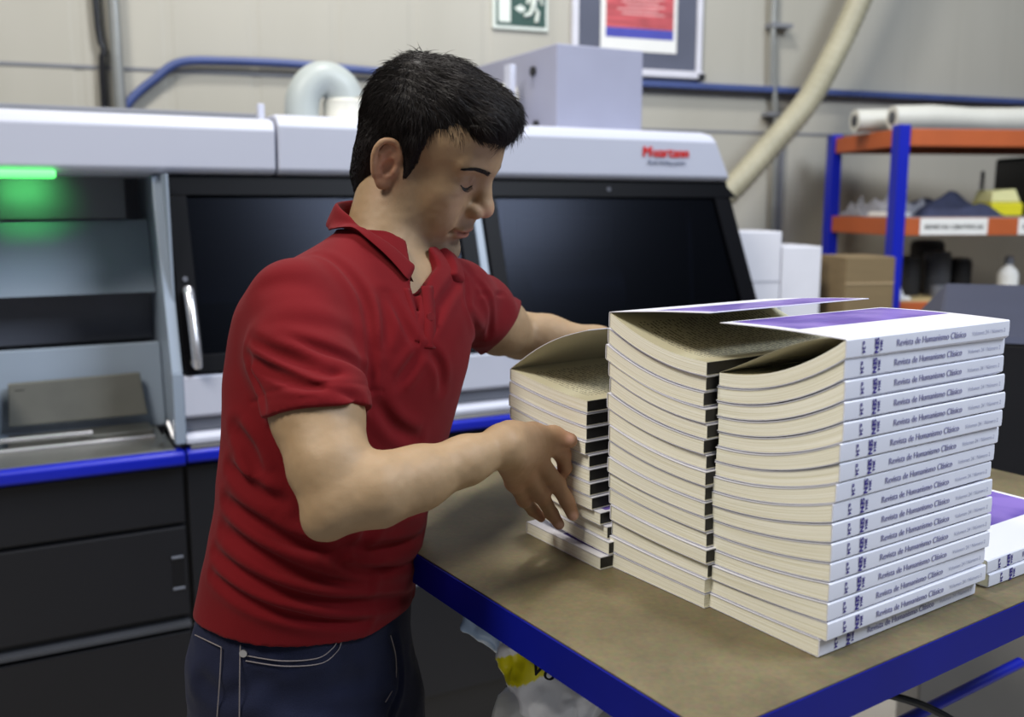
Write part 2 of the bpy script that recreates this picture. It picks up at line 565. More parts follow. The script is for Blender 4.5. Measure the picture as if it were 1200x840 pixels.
g.tube([(.083, .0165, 2.256), (.072, .0165, 2.225), (.045, .0165, 2.218)], .008, 8)
g.tube([(.090, .0165, 2.295), (.116, .0165, 2.288), (.124, .0165, 2.265)], .006, 8)
g.tube([(.088, .0165, 2.295), (.068, .0165, 2.285), (.058, .0165, 2.265)], .006, 8)
g.build('running_figure', M['sign_white'], r)
g = G(WF); g.add([(.035, .0148, 2.262), (.005, .0148, 2.245), (.035, .0148, 2.228)], [(0, 1, 2)]); g.box((.02, .0145, 2.236), (.05, .0155, 2.252)); g.build('arrow', M['sign_white'], r)

# notice board
r = empty('notice_board', WF(.56, 0, 2.0)); tag(r, 'grey notice board in a white frame above the machine', 'notice board')
M['board_grey'] = mat('notice_board_felt', srgb(84, 88, 104), 0.9, noise=0.05); M['frame_white'] = mat('white_frame', srgb(205, 205, 215), 0.5)
g = G(WF); g.box((.27, 0.0, 2.035), (.845, .012, 2.9)); g.build('panel', M['board_grey'], r)
g = G(WF); g.box((.255, 0, 2.02), (.283, .025, 2.92)); g.box((.838, 0, 2.02), (.862, .025, 2.92)); g.box((.255, 0, 2.9), (.862, .025, 2.92)); g.box((.255, 0, 2.004), (.862, .045, 2.034)); g.build('frame', M['frame_white'], r, bevel=0.003)
g = G(WF); g.box((.835, .0, 1.998), (.868, .05, 2.026)); g.build('corner_cap', M['navy'], r, bevel=0.003)
r = empty('poster', WF(.56, .0125, 2.107)); tag(r, 'white sheet with red and blue print pinned on the grey board', 'poster')
g = G(WF); g.box((.385, .0125, 2.107), (.742, .0145, 2.62)); g.build('sheet', M['paper_white'], r)
M['poster_red'] = mat('poster_red', srgb(178, 78, 84), 0.7, noise=0.35, nscale=10, stretch=(1, 1, 6)); M['poster_blue'] = mat('poster_blue', srgb(68, 72, 165), 0.7, noise=0.1); M['poster_pale'] = mat('poster_pale_band', srgb(205, 150, 150), 0.7, noise=0.25, nscale=14)
g = G(WF); g.box((.408, .0147, 2.200), (.725, .0155, 2.345)); g.build('red_band', M['poster_red'], r)
g = G(WF); g.box((.408, .0147, 2.160), (.725, .0155, 2.199)); g.build('blue_band', M['poster_blue'], r)
g = G(WF); g.box((.408, .0147, 2.346), (.725, .0155, 2.58)); g.build('pale_band', M['poster_pale'], r)
g = G(WF)
for i, z in enumerate((2.318, 2.302, 2.286, 2.27, 2.254)): g.box((.46 + .02 * (i % 3), .0157, z), (.68 - .03 * (i % 2), .016, z + .007))
g.build('printed_lines', M['poster_pale'], r)

# ================================================================== the binding machine
mach = empty('binding_machine', MF(0.0, -.45, 0))
tag(mach, 'long white and navy bookbinding machine with smoked glass doors behind the man', 'machine')
S0, S1 = -1.5, 1.64
def mp(name, m, fn, bevel=0.0, parent=mach, smooth=False):
    g = G(MF); fn(g); return g.build(name, m, parent, smooth, bevel)
mp('plinth', M['black'], lambda g: g.box((S0, -.95, 0), (S1, -.035, .12)))
mp('lower_body', M['navy'], lambda g: g.box((S0, -.95, .12), (S1, -.03, .875)), .004)
# panels of the lower body
for a, b in ((S0 + .01, -.803), (-.795, -.108)):
    mp('upper_panel', M['navy'], lambda g: g.box((a, -.03, .732), (b, -.016, .868)), .003)
    d = mp('lower_door', M['navy'], lambda g: g.box((a, -.03, .505), (b, -.014, .722)), .003)
    gh = G(MF); gh.box((b - .036, -.0145, .575), (b - .010, -.0125, .648)); gh.build('handle_recess', M['black'], d)
    gh = G(MF); gh.tube([(b - .036, -.012, .650), (b - .010, -.012, .650)], .0035, 8); gh.tube([(b - .036, -.012, .573), (b - .010, -.012, .573)], .0035, 8); gh.build('handle_lip', M['grey_metal'], d)
    mp('ledge', M['dark_metal'], lambda g: g.prism([(-.03, .470), (-.006, .474), (-.006, .484), (-.03, .488)], a, b), .001)
    mp('base_panel', M['navy'], lambda g: g.box((a, -.03, .135), (b, -.014, .462)), .003)
for a, b in ((-.098, .40), (.408, 1.0), (1.008, 1.63)):
    mp('upper_panel', M['navy'], lambda g: g.box((a, -.03, .478), (b, -.014, .868)), .003)
    mp('ledge', M['grey_metal'], lambda g: g.prism([(-.03, .462), (-.008, .464), (-.008, .470), (-.03, .474)], a, b), .001)
    mp('base_panel', M['navy'], lambda g: g.box((a, -.03, .135), (b, -.014, .458)), .003)
# blue bumper strip
mp('blue_strip', M['blue'], lambda g: g.prism([(-.03, .875), (.012, .875), (.022, .882), (.022, .904), (.012, .911), (-.03, .911)], S0, -.104), .004)
mp('blue_strip', M['blue'], lambda g: g.prism([(-.03, .878), (.010, .878), (.020, .885), (.020, .905), (.010, .912), (-.03, .912)], -.100, S1), .004)
# white apron under the doors
mp('apron', M['white_metal'], lambda g: g.prism([(-.08, 1.083), (.0, 1.083), (.004, 1.076), (.004, .990), (-.004, .982), (-.03, .98), (-.03, .95), (.004, .946), (.012, .936), (.012, .925), (-.08, .925)], -.098, S1), .002)
mp('apron_groove', M['grey_metal'], lambda g: g.box((-.097, -.03, .951), (S1 - .001, -.012, .980)))
mp('apron_foot', M['bright_steel'], lambda g: g.box((-.090, -.06, .913), (S1 - .001, .014, .923)))
# header: slanted front with rolled lower edge, two lengths with a seam
hp = [(-.95, 1.69), (-.16, 1.69), (-.125, 1.680), (-.112, 1.66), (-.118, 1.556), (-.128, 1.545), (-.16, 1.54), (-.95, 1.54)]
hpl = [(d, z - .012 if z > 1.6 else z) for d, z in hp]
mp('header', M['white_metal'], lambda g: g.prism(hpl, S0, .163), .004)
def slant_header(g):
    # the end runs down at a slope
    n = len(hp); top = 1.50; bot = 1.585
    f = lambda z: top + (1.69 - z) / .15 * (bot - top)
    vs = [(.170, d, z) for d, z in hp] + [(f(z), d, z) for d, z in hp]
    fs = [tuple(range(n - 1, -1, -1)), tuple(range(n, 2 * n))] + [(i, (i + 1) % n, n + (i + 1) % n, n + i) for i in range(n)]
    g.add(vs, fs)
mp('header', M['white_metal'], slant_header, .004)
# end wall of the machine, leaning like the doors
def end_wall(g):
    g.add([(1.592, -.95, 1.545), (1.592, -.152, 1.545), (1.64, -.0, 1.09), (1.64, -.95, 1.09), (1.56, -.95, 1.545), (1.56, -.152, 1.545), (1.60, -.0, 1.09), (1.60, -.95, 1.09)],
          [(0, 1, 2, 3), (7, 6, 5, 4), (0, 4, 5, 1), (1, 5, 6, 2), (2, 6, 7, 3), (3, 7, 4, 0)])
    g.box((1.60, -.95, .92), (1.64, -.03, 1.09))
mp('end_wall', M['black_frame'], end_wall)
mp('back_wall', M['dark_metal'], lambda g: g.box((S0, -.95, .87), (1.6, -.93, 1.55)))
mp('deck', M['grey_metal'], lambda g: g.box((-.098, -.93, .88), (1.6, -.09, .93)))
# smoked doors
def lean(z): return -.150 + (1.54 - z) / (1.54 - 1.087) * .150
def lean_box(g, s0a, s1a, s0b, s1b, z0, z1, t0, t1):
    """slab on the leaning plane: s range at top z1 = (s0a,s1a), at bottom z0 = (s0b,s1b)"""
    vs = [(s0b, lean(z0) + t0, z0), (s1b, lean(z0) + t0, z0), (s1b, lean(z0) + t1, z0), (s0b, lean(z0) + t1, z0),
          (s0a, lean(z1) + t0, z1), (s1a, lean(z1) + t0, z1), (s1a, lean(z1) + t1, z1), (s0a, lean(z1) + t1, z1)]
    g.hexa(vs)
def door(a, b, e=0.0):
    d = G(MF)
    zt, zb = 1.538, 1.088
    lean_box(d, a, b, a, b + e, 1.492, zt, -.012, .008)      # top rail
    lean_box(d, a, b + e * .9, a, b + e, zb, 1.128, -.012, .008)
    lean_box(d, a, a + .045, a, a + .045, 1.128, 1.492, -.012, .008)
    lean_box(d, b - .045, b + e * .1, b - .045 + e * .9, b + e * .9, 1.128, 1.492, -.012, .008)
    fr = d.build('glass_door', M['black_frame'], mach, bevel=.002)
    p = G(MF); lean_box(p, a + .04, b - .04, a + .04, b - .04 + e * .9, 1.124, 1.496, -.006, -.002)
    p.build('pane', M['glass'], fr)
    return fr
dA = door(-.094, .690); dB = door(.722, 1.575, .045)
g = G(MF); lean_box(g, .694, .718, .694, .718, 1.09, 1.54, -.02, .0); g.build('door_post', M['pale_metal'], mach, bevel=.002)
g = G(MF); g.tube([(-.070, lean(1.272) + .008, 1.272), (-.070, lean(1.265) + .035, 1.262), (-.068, lean(1.12) + .035, 1.122), (-.068, lean(1.112) + .008, 1.112)], .0115, 12, 3)
g.build('door_handle', M['bright_steel'], dA, smooth=True)
for s, z in ((-.072, 1.30), (.745, 1.24), (1.14, 1.515)):
    g = G(MF); g.tube([(s, lean(z) + .007, z), (s, lean(z) + .012, z)], .006, 10); g.build('screw', M['grey_metal'], dA if s < .6 else dB)
# things inside, seen dimly through the glass
mp('inner_plate', M['grey_metal'], lambda g: g.box((.02, -.5, 1.20), (.42, -.46, 1.40)), .004)
mp('inner_plate', M['pale_metal'], lambda g: g.box((.80, -.50, 1.05), (.93, -.40, 1.46)), .004)
mp('inner_drum', M['dark_metal'], lambda g: g.tube([(1.0, -.45, 1.18), (1.35, -.45, 1.18)], .11, 24), 0, smooth=True)
mp('inner_rod', M['grey_metal'], lambda g: g.tube([(1.50, -.22, 1.46), (1.53, -.22, 1.10)], .008, 10), 0, smooth=True)
mp('inner_block', M['dark_metal'], lambda g: g.box((1.05, -.55, 1.33), (1.3, -.35, 1.43)), .006)
mp('inner_block', M['dark_metal'], lambda g: g.box((.1, -.55, .93), (.6, -.3, 1.12)), .006)
# open bay at the left
def jamb(g):
    lean_box(g, -.122, -.098, -.122, -.098, 1.09, 1.54, -.03, .004)
    g.box((-.122, -.04, .925), (-.098, .006, 1.09))
mp('door_jamb', M['pale_metal'], jamb, .002)
mp('bay_side', M['pale_metal'], lambda g: g.box((-.104, -.6, .93), (-.099, -.05, 1.54)))
mp('bay_floor', M['steel'], lambda g: g.box((S0, -.6, .875), (-.122, -.002, .915)), .003)
mp('bay_back', M['grey_metal'], lambda g: g.box((S0, -.60, .91), (-.105, -.58, 1.54)))
mp('bay_shield', M['pale_metal'], lambda g: g.hexa([(S0, -.33, 1.255), (-.106, -.33, 1.255), (-.106, -.325, 1.250), (S0, -.325, 1.250), (S0, -.42, 1.432), (-.106, -.42, 1.432), (-.106, -.40, 1.432), (S0, -.40, 1.432)]), .003)
mp('bay_recess', M['grey_metal'], lambda g: g.box((S0, -.45, 1.12), (-.106, -.43, 1.26)))
mp('bay_canopy', M['grey_metal'], lambda g: g.box((S0, -.40, 1.436), (-.16, -.38, 1.54)))
mp('bay_lower_shield', M['pale_metal'], lambda g: g.hexa([(S0, -.30, .915), (-.106, -.30, .915), (-.106, -.27, .915), (S0, -.27, .915), (S0, -.32, 1.125), (-.106, -.32, 1.125), (-.106, -.30, 1.125), (S0, -.30, 1.125)]), .003)
M['plate'] = mat('worn_steel_plate', srgb(112, 112, 106), 0.4, metal=0.4, noise=0.18, nscale=6)
pl = mp('steel_plate', M['plate'], lambda g: g.hexa([(-.462, -.25, .952), (-.152, -.25, .952), (-.152, -.24, .952), (-.462, -.24, .952), (-.456, -.272, 1.052), (-.162, -.272, 1.056), (-.162, -.262, 1.056), (-.456, -.262, 1.052)]), .003)
g = G(MF); g.box((-.442, -.262, 1.018), (-.422, -.258, 1.036)); g.build('warning_mark', M['black'], pl)
mp('gauge_rod', M['bright_steel'], lambda g: g.tube([(-.9, -.15, .942), (-.287, -.15, .939)], .006, 10), 0, smooth=True)
mp('gauge_rod', M['bright_steel'], lambda g: g.tube([(-.9, -.13, .919), (-.152, -.13, .919)], .006, 10), 0, smooth=True)
mp('plate_foot', M['steel'], lambda g: g.box((-.465, -.255, .915), (-.15, -.16, .930)), .002)
mp('roller_block', M['black'], lambda g: (g.tube([(-.62, -.17, .99), (-.488, -.17, .99)], .045, 18), g.box((-.62, -.25, 1.06), (-.48, -.14, 1.078))), 0)
mp('latch', M['black'], lambda g: (g.add([(-.150, -.10, .95), (-.126, -.10, .95), (-.138, -.10, .925), (-.150, -.12, .95), (-.126, -.12, .95), (-.138, -.12, .925)], [(0, 1, 2), (3, 5, 4), (0, 3, 4, 1), (1, 4, 5, 2), (2, 5, 3, 0)]), g.box((-.114, -.08, .925), (-.106, -.04, .955))), 0)
mp('latch_bar', M['bright_steel'], lambda g: g.tube([(-.126, -.08, .962), (-.118, -.05, .925)], .006, 8), 0)
mp('bay_label', M['steel'], lambda g: g.box((-.175, -.05, .915), (-.150, -.02, .9165)), 0)
# green lamp under the header
M['green_lamp'] = mat('lit_green_lamp', srgb(120, 255, 120), 0.3, emit=(srgb(90, 255, 120), 1.6))
mp('green_lamp', M['green_lamp'], lambda g: g.box((-.445, -.150, 1.528), (-.325, -.116, 1.546)), .006)
gl = bpy.data.lights.new('green_glow', 'AREA'); gl.shape = 'RECTANGLE'; gl.size = .11; gl.size_y = .03; gl.energy = 0.07; gl.color = (.12, 1, .22)
go = bpy.data.objects.new('green_glow', gl); COL.objects.link(go); go.location = MF(-.385, -.17, 1.520); go.rotation_euler = (0, 0, pi / 2 - radians(62.5)); go.parent = mach
go.location = Vector(MF(-.385, -.20, 1.524)) - mach.location
gl.spread = radians(60)
go.rotation_euler = Vector(MF.n * -1.0 + np.array([0, 0, -.22])).to_track_quat('-Z', 'Y').to_euler()
# writing on the header
def onhdr(s0, z0):
    return lambda x, y, k: MF(s0 + x, -.1125 + .0006 * k + (z0 + y - 1.60) * .05 + .001, z0 + y)
letter('lettering', 'M', onhdr(1.243, 1.611), M['red_print'], mach, .043, .0022)
letter('lettering', 'uartann', onhdr(1.281, 1.611), M['red_print'], mach, .043, .0018)
letter('small_lettering', 'Book binding system', onhdr(1.264, 1.590), M['grey_print'], mach, .0165, .0004)
# roof fittings
mp('roof_rail', M['rail'], lambda g: g.box((S0, -.42, 1.678), (.19, -.40, 1.712)), .003)
mp('roof_post', M['white_metal'], lambda g: g.box((.166, -.31, 1.678), (.182, -.29, 1.728)), .002)

# grey box on the machine roof
r = empty('extractor_box', MF(1.21, -.52, 1.69)); tag(r, 'plain grey metal box standing on the machine roof', 'box')
M['box_grey'] = mat('box_grey_paint', srgb(150, 152, 172), 0.45, noise=0.03)
g = G(MF); g.box((1.058, -.86, 1.69), (1.371, -.30, 1.945)); g.build('casing', M['box_grey'], r, bevel=.004)
for d, z in ((-.44, 1.88), (-.42, 1.715), (-.52, 1.76)):
    g = G(MF); g.tube([(1.059, d, z), (1.050, d, z)], .015, 12); g.build('hole_disc', M['black'], r)  # black disc painted in for the dark of an open hole
g = G(MF); g.tube([(1.058, -.60, 1.80), (1.035, -.60, 1.80)], .062, 24); g.tube([(1.036, -.60, 1.80), (1.0, -.60, 1.80)], .056, 24); g.build('hose_collar', M['cream_plastic'], r, smooth=True)
g = G(MF); g.tube([(1.005, -.60, 1.80), (.93, -.60, 1.80), (.82, -.60, 1.79), (.76, -.60, 1.75), (.74, -.60, 1.69)], .05, 20, 4); g.build('hose', M['cream_plastic'], r, smooth=True)
g = G(MF); g.box((.985, -.50, 1.69), (1.005, -.46, 1.90)); o = g.build('roof_bracket', M['white_metal'], r, bevel=.002)
# grey elbow duct
r = empty('duct_elbow', MF(.45, -.6, 1.69)); tag(r, 'grey duct elbow curving over into a cream collar on the machine roof', 'duct')
g = G(MF); g.tube([(.365, -.6, 1.69), (.365, -.6, 1.75), (.375, -.6, 1.795), (.405, -.6, 1.83), (.445, -.6, 1.838), (.482, -.6, 1.815), (.498, -.6, 1.78)], [.05, .05, .05, .05, .052, .056, .058], 22, 5); g.build('elbow', M['duct_grey'], r, smooth=True)
g = G(MF); c = MF(.498, -.6, 1.69)
g.fr = None; g.lathe([(.070, 0), (.070, .035), (.066, .04), (.066, .085), (.060, .092)], c, 26); g.build('collar', M['cream_plastic'], r, smooth=True)

# ================================================================== cartons between machine and rack
M['tape'] = mat('grey_carton_line', srgb(170, 172, 182), .6)
def carton(s0, s1, z0, z1, d0, d1, label, material, name='carton', line=None, group=None):
    r = empty(name, RF((s0 + s1) / 2, (d0 + d1) / 2, z0)); tag(r, label, 'carton', group)
    g = G(RF); g.box((s0, d0, z0), (s1, d1, z1)); g.build('body', material, r, bevel=.004)
    g = G(RF); g.box((s0 + .002, (d0 + d1) / 2 - .02, z1), (s1 - .002, (d0 + d1) / 2 + .02, z1 + .001)); g.build('tape', M['tape'], r)
    if line: g = G(RF); g.box((s0 + .002, d1, line), (s1 - .002, d1 + .001, line + .006)); g.build('edge_line', M['tape'], r)
    return r
carton(-.80, -.612, .62, 1.10, .05, .30, 'plain white carton under the taller white carton beside the machine', M['box_white'])
carton(-.80, -.608, 1.101, 1.378, .05, .30, 'taller white carton beside the machine end, topmost of its pile', M['box_white'], line=1.20)
carton(-.80, -.612, 0, .619, .05, .30, 'white carton on the floor at the base of the left pile', M['box_white'])
carton(-.604, -.458, .55, 1.325, .05, .30, 'narrower white carton between the taller carton and the brown box', M['box_white'])
carton(-.604, -.458, 0, .549, .05, .30, 'white carton on the floor under the narrow white carton', M['box_white'])

cb = Frame((1.165, 3.34), radians(80))
r = empty('cardboard_box', cb(.13, -.08, 1.06)); tag(r, 'brown cardboard box left of the blue rack post', 'cardboard box')
g = G(cb); g.box((0.0, -.2, .75), (.185, .0, 1.29)); g.build('body', M['cardboard'], r, bevel=.003)
M['cardboard_lit_pale'] = mat('lit_pale_cardboard', srgb(180, 158, 124), .8)
g = G(cb); g.hexa([(.186, -.18, .76), (.245, -.14, .76), (.24, -.13, .76), (.186, .0, .76), (.186, -.18, 1.285), (.245, -.14, 1.285), (.24, -.13, 1.285), (.186, .0, 1.285)]); g.build('lit_side', M['cardboard_lit_pale'], r)  # right face of the box, its lit tone put into the paler colour
g = G(cb); g.box((0.0, .0005, 1.195), (.185, .002, 1.200)); g.build('crease', M['cardboard_lit_pale'], r)
g = G(cb); g.box((-.02, -.22, 0), (.26, .02, .749)); o = g.build('brown_crate', M['cardboard'], bevel=.004); tag(o, 'tall brown crate on the floor below the cardboard box', 'crate')

# ================================================================== storage rack
rack = empty('storage_rack', RF(.9, -.27, 0)); tag(rack, 'boltless storage rack with blue posts and orange beams', 'rack')
RW = 1.9
for s in (-.042, RW):
    for d in (0, -.55):
        g = G(RF); g.prism([(d - .03, 0), (d + .03, 0), (d + .03, 1.772), (d - .03, 1.772)], s, s + .045)
        p = g.build('post', M['blue'], rack, bevel=.003)
for z0, z1 in ((1.692, 1.758), (1.352, 1.421), (1.03, 1.095), (.3, .36)):
    for d in (0.0, -.55):
        g = G(RF); g.box((.003, d - .02, z0), (RW, d + .02, z1)); g.build('beam', M['orange'] if z0 > 1.1 or z0 < .5 else M['orange'], rack, bevel=.003)
    for s in (-.03, RW + .01):
        g = G(RF); g.box((s, -.52, z0), (s + .02, -.03, z1)); g.build('side_beam', M['orange'], rack, bevel=.003)
    g = G(RF); g.box((.0, -.53, z1 - .012), (RW, .018, z1 + .003)); g.build('shelf_board', mat('shelf_board', srgb(178, 158, 112), .7, noise=.1) if z0 < 1.1 else M['grey_cloth'], rack)
for s0, s1 in ((.070, .352), (.483, .78)):
    g = G(RF); g.box((s0, .021, 1.355), (s1, .0225, 1.419)); lab = g.build('shelf_label', M['paper_white'], rack)
    letter('lettering', 'REVISTAS CIENTIFICAS', (lambda s0: lambda x, y, k: RF(s0 + .018 + x, .0232 + .0003 * k, 1.377 + y))(s0), M['black'], lab, .0245, .0007)

# rolls on the top shelf
def roll(s0, s1, d, z, rad, label):
    r = empty('paper_roll', RF((s0 + s1) / 2, d, z - rad)); tag(r, label, 'roll')
    pts = [(s0 + (s1 - s0) * k / 8, d, z + .004 * sin(k * 1.7)) for k in range(9)]
    g = G(RF); g.tube(pts, [rad * (1 + .05 * sin(k * 2.3)) for k in range(9)], 20); g.build('sheet', M['cream_plastic'], r, smooth=True)
    g = G(RF); g.tube([(s0 - .003, d, z + .0), (s0 + .01, d, z)], rad * .55, 16); g.build('core', M['dark_metal'], r)
roll(.0, 1.3, -.11, 1.762 + .046, .046, 'front white roll lying on the top shelf, dark hollow end')
roll(-.09, 1.2, -.24, 1.762 + .044, .044, 'rear white roll on the top shelf, its end jutting left')

# second shelf
def heap(name, cs, d, z, w, dp, h, material, label, cat, seed, parent=None):
    """crumpled cloth or paper lying in a heap"""
    rnd = random.Random(seed); n = 18
    ph = [(rnd.uniform(3, 9), rnd.uniform(3, 9), rnd.uniform(0, 6)) for _ in range(5)]
    vs = []; fs = []
    for i in range(n + 1):
        for j in range(n + 1):
            x = i / n; y = j / n
            e = (min(x, 1 - x) * 2) ** .4 * (min(y, 1 - y) * 2) ** .4
            hh = h * e * (.65 + .35 * sum(sin(a * x * 2 + b * y * 2 + c) for a, b, c in ph) / 3)
            vs.append((cs + (x - .5) * w, d + (y - .5) * dp, z + max(hh, .002 if 0 < i < n and 0 < j < n else 0)))
    b = len(vs)
    for i in range(n):
        for j in range(n): fs.append((i * (n + 1) + j, (i + 1) * (n + 1) + j, (i + 1) * (n + 1) + j + 1, i * (n + 1) + j + 1))
    vs += [(cs - w / 2, d - dp / 2, z), (cs + w / 2, d - dp / 2, z), (cs + w / 2, d + dp / 2, z), (cs - w / 2, d + dp / 2, z)]
    fs.append((b, b + 3, b + 2, b + 1))
    g = G(RF); g.add(vs, fs); o = g.build(name, material, parent, smooth=True)
    if label: tag(o, label, cat)
    return o
SZ = 1.4245
heap('cloth_heap', .30, -.2, SZ, .36, .3, .13, M['navy_cloth'], 'crumpled navy cloth on the middle shelf beside the yellow block', 'cloth', 3)
heap('paper_heap', .12, -.27, SZ, .20, .3, .16, M['grey_cloth'], 'grey crumpled paper heap on the middle shelf right of the blue post', 'paper', 5)
heap('paper_heap', .035, -.40, SZ, .085, .2, .10, M['grey_cloth'], 'grey paper heap on the middle shelf left of the blue post', 'paper', 8)
r = empty('sheet_stack', RF(-.0, -.3, SZ)); 
bpy.data.objects.remove(r)
g = G(RF)
for k in range(4): g.hexa([(.02 + .004 * k, -.50, SZ + .12 * 0 + .004 * k), (.2, -.50, SZ + .004 * k), (.2, -.06, SZ + .004 * k), (.02 + .004 * k, -.06, SZ + .004 * k), (.02 + .004 * k, -.5, SZ + .004 * k + .003), (.2, -.5, SZ + .004 * k + .003), (.2, -.06, SZ + .004 * k + .003), (.02 + .004 * k, -.06, SZ + .004 * k + .003)])
g.v = []; g.f = []
for k in range(3): g.hexa([(.0 + .003 * k, -.26, SZ + .006 * k), (.075, -.26, SZ + .006 * k), (.075, -.06, SZ + .006 * k), (.0 + .003 * k, -.06, SZ + .006 * k), (.0 + .003 * k, -.26, SZ + .006 * k + .0055), (.075, -.26, SZ + .006 * k + .0055), (.075, -.06, SZ + .006 * k + .0055), (.0 + .003 * k, -.06, SZ + .006 * k + .0055)])
tag(g.build('paper_sheets', M['paper_white']), 'flat white sheets on the middle shelf just behind the near blue post', 'paper')
r = empty('sponge_block', RF(.51, -.15, SZ)); tag(r, 'yellow and cream block standing on the middle shelf', 'block')
g = G(RF); g.box((.445, -.24, SZ), (.585, -.10, SZ + .055)); g.build('yellow_base', M['yellow'], r, bevel=.008)
g = G(RF); g.hexa([(.45, -.24, SZ + .056), (.58, -.24, SZ + .056), (.58, -.11, SZ + .056), (.45, -.11, SZ + .056), (.46, -.23, SZ + .105), (.56, -.23, SZ + .11), (.56, -.12, SZ + .11), (.46, -.12, SZ + .098)]); g.build('cream_top', mat('pale_yellow', srgb(226, 222, 160), .6), r, bevel=.006)
r = empty('marker_pen', RF(.50, -.18, SZ + .112)); tag(r, 'thin white pen standing upright behind the yellow block', 'pen')
g = G(RF); g.tube([(.515, -.28, SZ), (.515, -.28, SZ + .15)], .010, 10); g.build('barrel', M['paper_white'], r, smooth=True)
g = G(RF); g.tube([(.515, -.28, SZ + .15), (.515, -.28, SZ + .185)], .008, 10); g.build('cap', M['grey_metal'], r, smooth=True)
r.location = RF(.515, -.28, SZ)
for c in r.children: c.location = (0, 0, 0); 
for c in r.children:
    dlt = Vector(RF(.50, -.18, SZ + .112)) - Vector(RF(.515, -.28, SZ)); c.location = dlt
r = empty('black_case', RF(.67, -.2, SZ)); tag(r, 'black tool case on the middle shelf at the right edge', 'case')
g = G(RF); g.box((.61, -.35, SZ), (.95, -.10, SZ + .24)); g.build('shell', M['black'], r, bevel=.015)
g = G(RF); g.tube([(.70, -.2, SZ + .235), (.71, -.2, SZ + .26), (.82, -.2, SZ + .26), (.83, -.2, SZ + .235)], .008, 8, 3); g.build('handle', M['dark_metal'], r, smooth=True)
g = G(RF); g.box((.64, -.10, SZ + .10), (.72, -.094, SZ + .15)); g.build('clasp', M['yellow'], r)

# lower shelf
LZ = 1.0985
def pot(s, d, rad, h, material, label, name='tin_can', cat='can'):
    r = empty(name, RF(s, d, LZ)); tag(r, label, cat)
    g = G(RF); g.lathe([(rad * .96, 0), (rad, .006), (rad, h - .01), (rad * .95, h)], (s, d, LZ), 20); g.build('body', material, r, smooth=True)
    g = G(RF); g.lathe([(rad * .9, 0), (rad * .92, .008), (rad * .5, .012)], (s, d, LZ + h), 20); g.build('lid', M['dark_metal'], r, smooth=True)
M['dim'] = mat('dull_black', srgb(40, 40, 42), .6, noise=.2)
pot(.17, -.22, .05, .15, M['dim'], 'dull black can on the lower shelf nearest the blue post')
pot(.30, -.22, .055, .17, M['dark_metal'], 'dark grey can in the middle of the lower shelf')
pot(.42, -.25, .05, .14, M['navy'], 'navy can on the lower shelf left of the white bottle')
pot(.36, -.40, .07, .21, M['dim'], 'tall dull black can behind the dark cans on the lower shelf')
pot(.24, -.10, .03, .05, M['grey_metal'], 'small low grey tin at the front of the lower shelf')
r = empty('spray_bottle', RF(.55, -.12, LZ)); tag(r, 'white plastic bottle with narrow neck on the lower shelf', 'bottle')
g = G(RF); g.lathe([(.036, 0), (.04, .006), (.04, .09), (.032, .108), (.016, .122), (.014, .13)], (.555, -.12, LZ), 22); g.build('body', M['paper_white'], r, smooth=True)
g = G(RF); g.lathe([(.017, 0), (.018, .004), (.016, .028), (.010, .034)], (.555, -.12, LZ + .13), 16); g.build('cap', M['grey_metal'], r, smooth=True)
heap('white_rag', .62, -.10, LZ, .30, .16, .04, M['paper_white'], 'white rag lying right of the bottle on the lower shelf', 'rag', 11)
heap('white_rag', .03, -.10, LZ, .10, .16, .085, M['paper_white'], 'small white rag on the lower shelf behind the blue post', 'rag', 13)

# ================================================================== dark unit at the right
UF = Frame((.87, 1.86), radians(108))
r = empty('feeder_unit', UF(.5, -.2, 0)); tag(r, 'dark navy machine unit with sloping top behind the right pile', 'machine')
g = G(UF); g.box((-.03, -.45, .70), (1.1, -.0, 1.205)); g.build('casing', M['navy'], r, bevel=.006)
M['base_grey'] = mat('base_cabinet_grey', srgb(140, 136, 130), .55)
g = G(UF); g.box((-.02, -.44, .10), (1.09, -.01, .699)); g.build('base_cabinet', M['base_grey'], r, bevel=.006)
M['navy_top'] = mat('slate_paint', srgb(52, 56, 74), .5, noise=.05)
g = G(UF); g.hexa([(-.035, -.46, 1.205), (1.1, -.46, 1.205), (1.1, .005, 1.205), (-.035, .005, 1.205), (.03, -.46, 1.285), (1.1, -.46, 1.285), (1.1, -.02, 1.215), (-.02, -.02, 1.215)]); g.build('lid', M['navy_top'], r, bevel=.004)
g = G(UF); g.box((.0, -.42, 0), (1.05, -.04, .10)); g.build('plinth', M['black'], r)

# ================================================================== packing table
TF = Frame((.161, .708), radians(55.8))   # s along the front edge, d negative = away to the rear
TZ = 1.05
TL, TWd = .95, .745
tab = empty('packing_table', TF(TL / 2, -TWd / 2, 0)); tag(tab, 'packing table with worn brown board top and blue steel edge', 'table')
g = G(TF); g.box((.0005, -TWd + .0005, TZ - .0014), (TL - .0005, -.0005, TZ)); g.box((.004, -TWd + .005, TZ - .018), (TL - .004, -.005, TZ - .0015)); g.build('table_top', M['board'], tab)
def rim(g):
    g.box((-.002, -.004, TZ - .040), (TL + .002, .001, TZ - .0015)); g.box((-.002, -TWd - .001, TZ - .040), (TL + .002, -TWd + .004, TZ - .0015))
    g.box((-.002, -TWd, TZ - .040), (.003, .0, TZ - .0015)); g.box((TL - .003, -TWd, TZ - .040), (TL + .002, 0, TZ - .0015))
g = G(TF); rim(g); g.build('edge_frame', M['blue_edge'], tab)
for s in (.03, TL - .03):
    for d in (-.06, -TWd + .03):
        g = G(TF); g.box((s - .02, d - .02, .0), (s + .02, d + .02, TZ - .018)) if not (s < .1 and d > -.1) else g.box((s - .02, d - .02, 0), (s + .02, d + .02, TZ - .018))
        g.build('leg', M['blue_edge'], tab, bevel=.003)
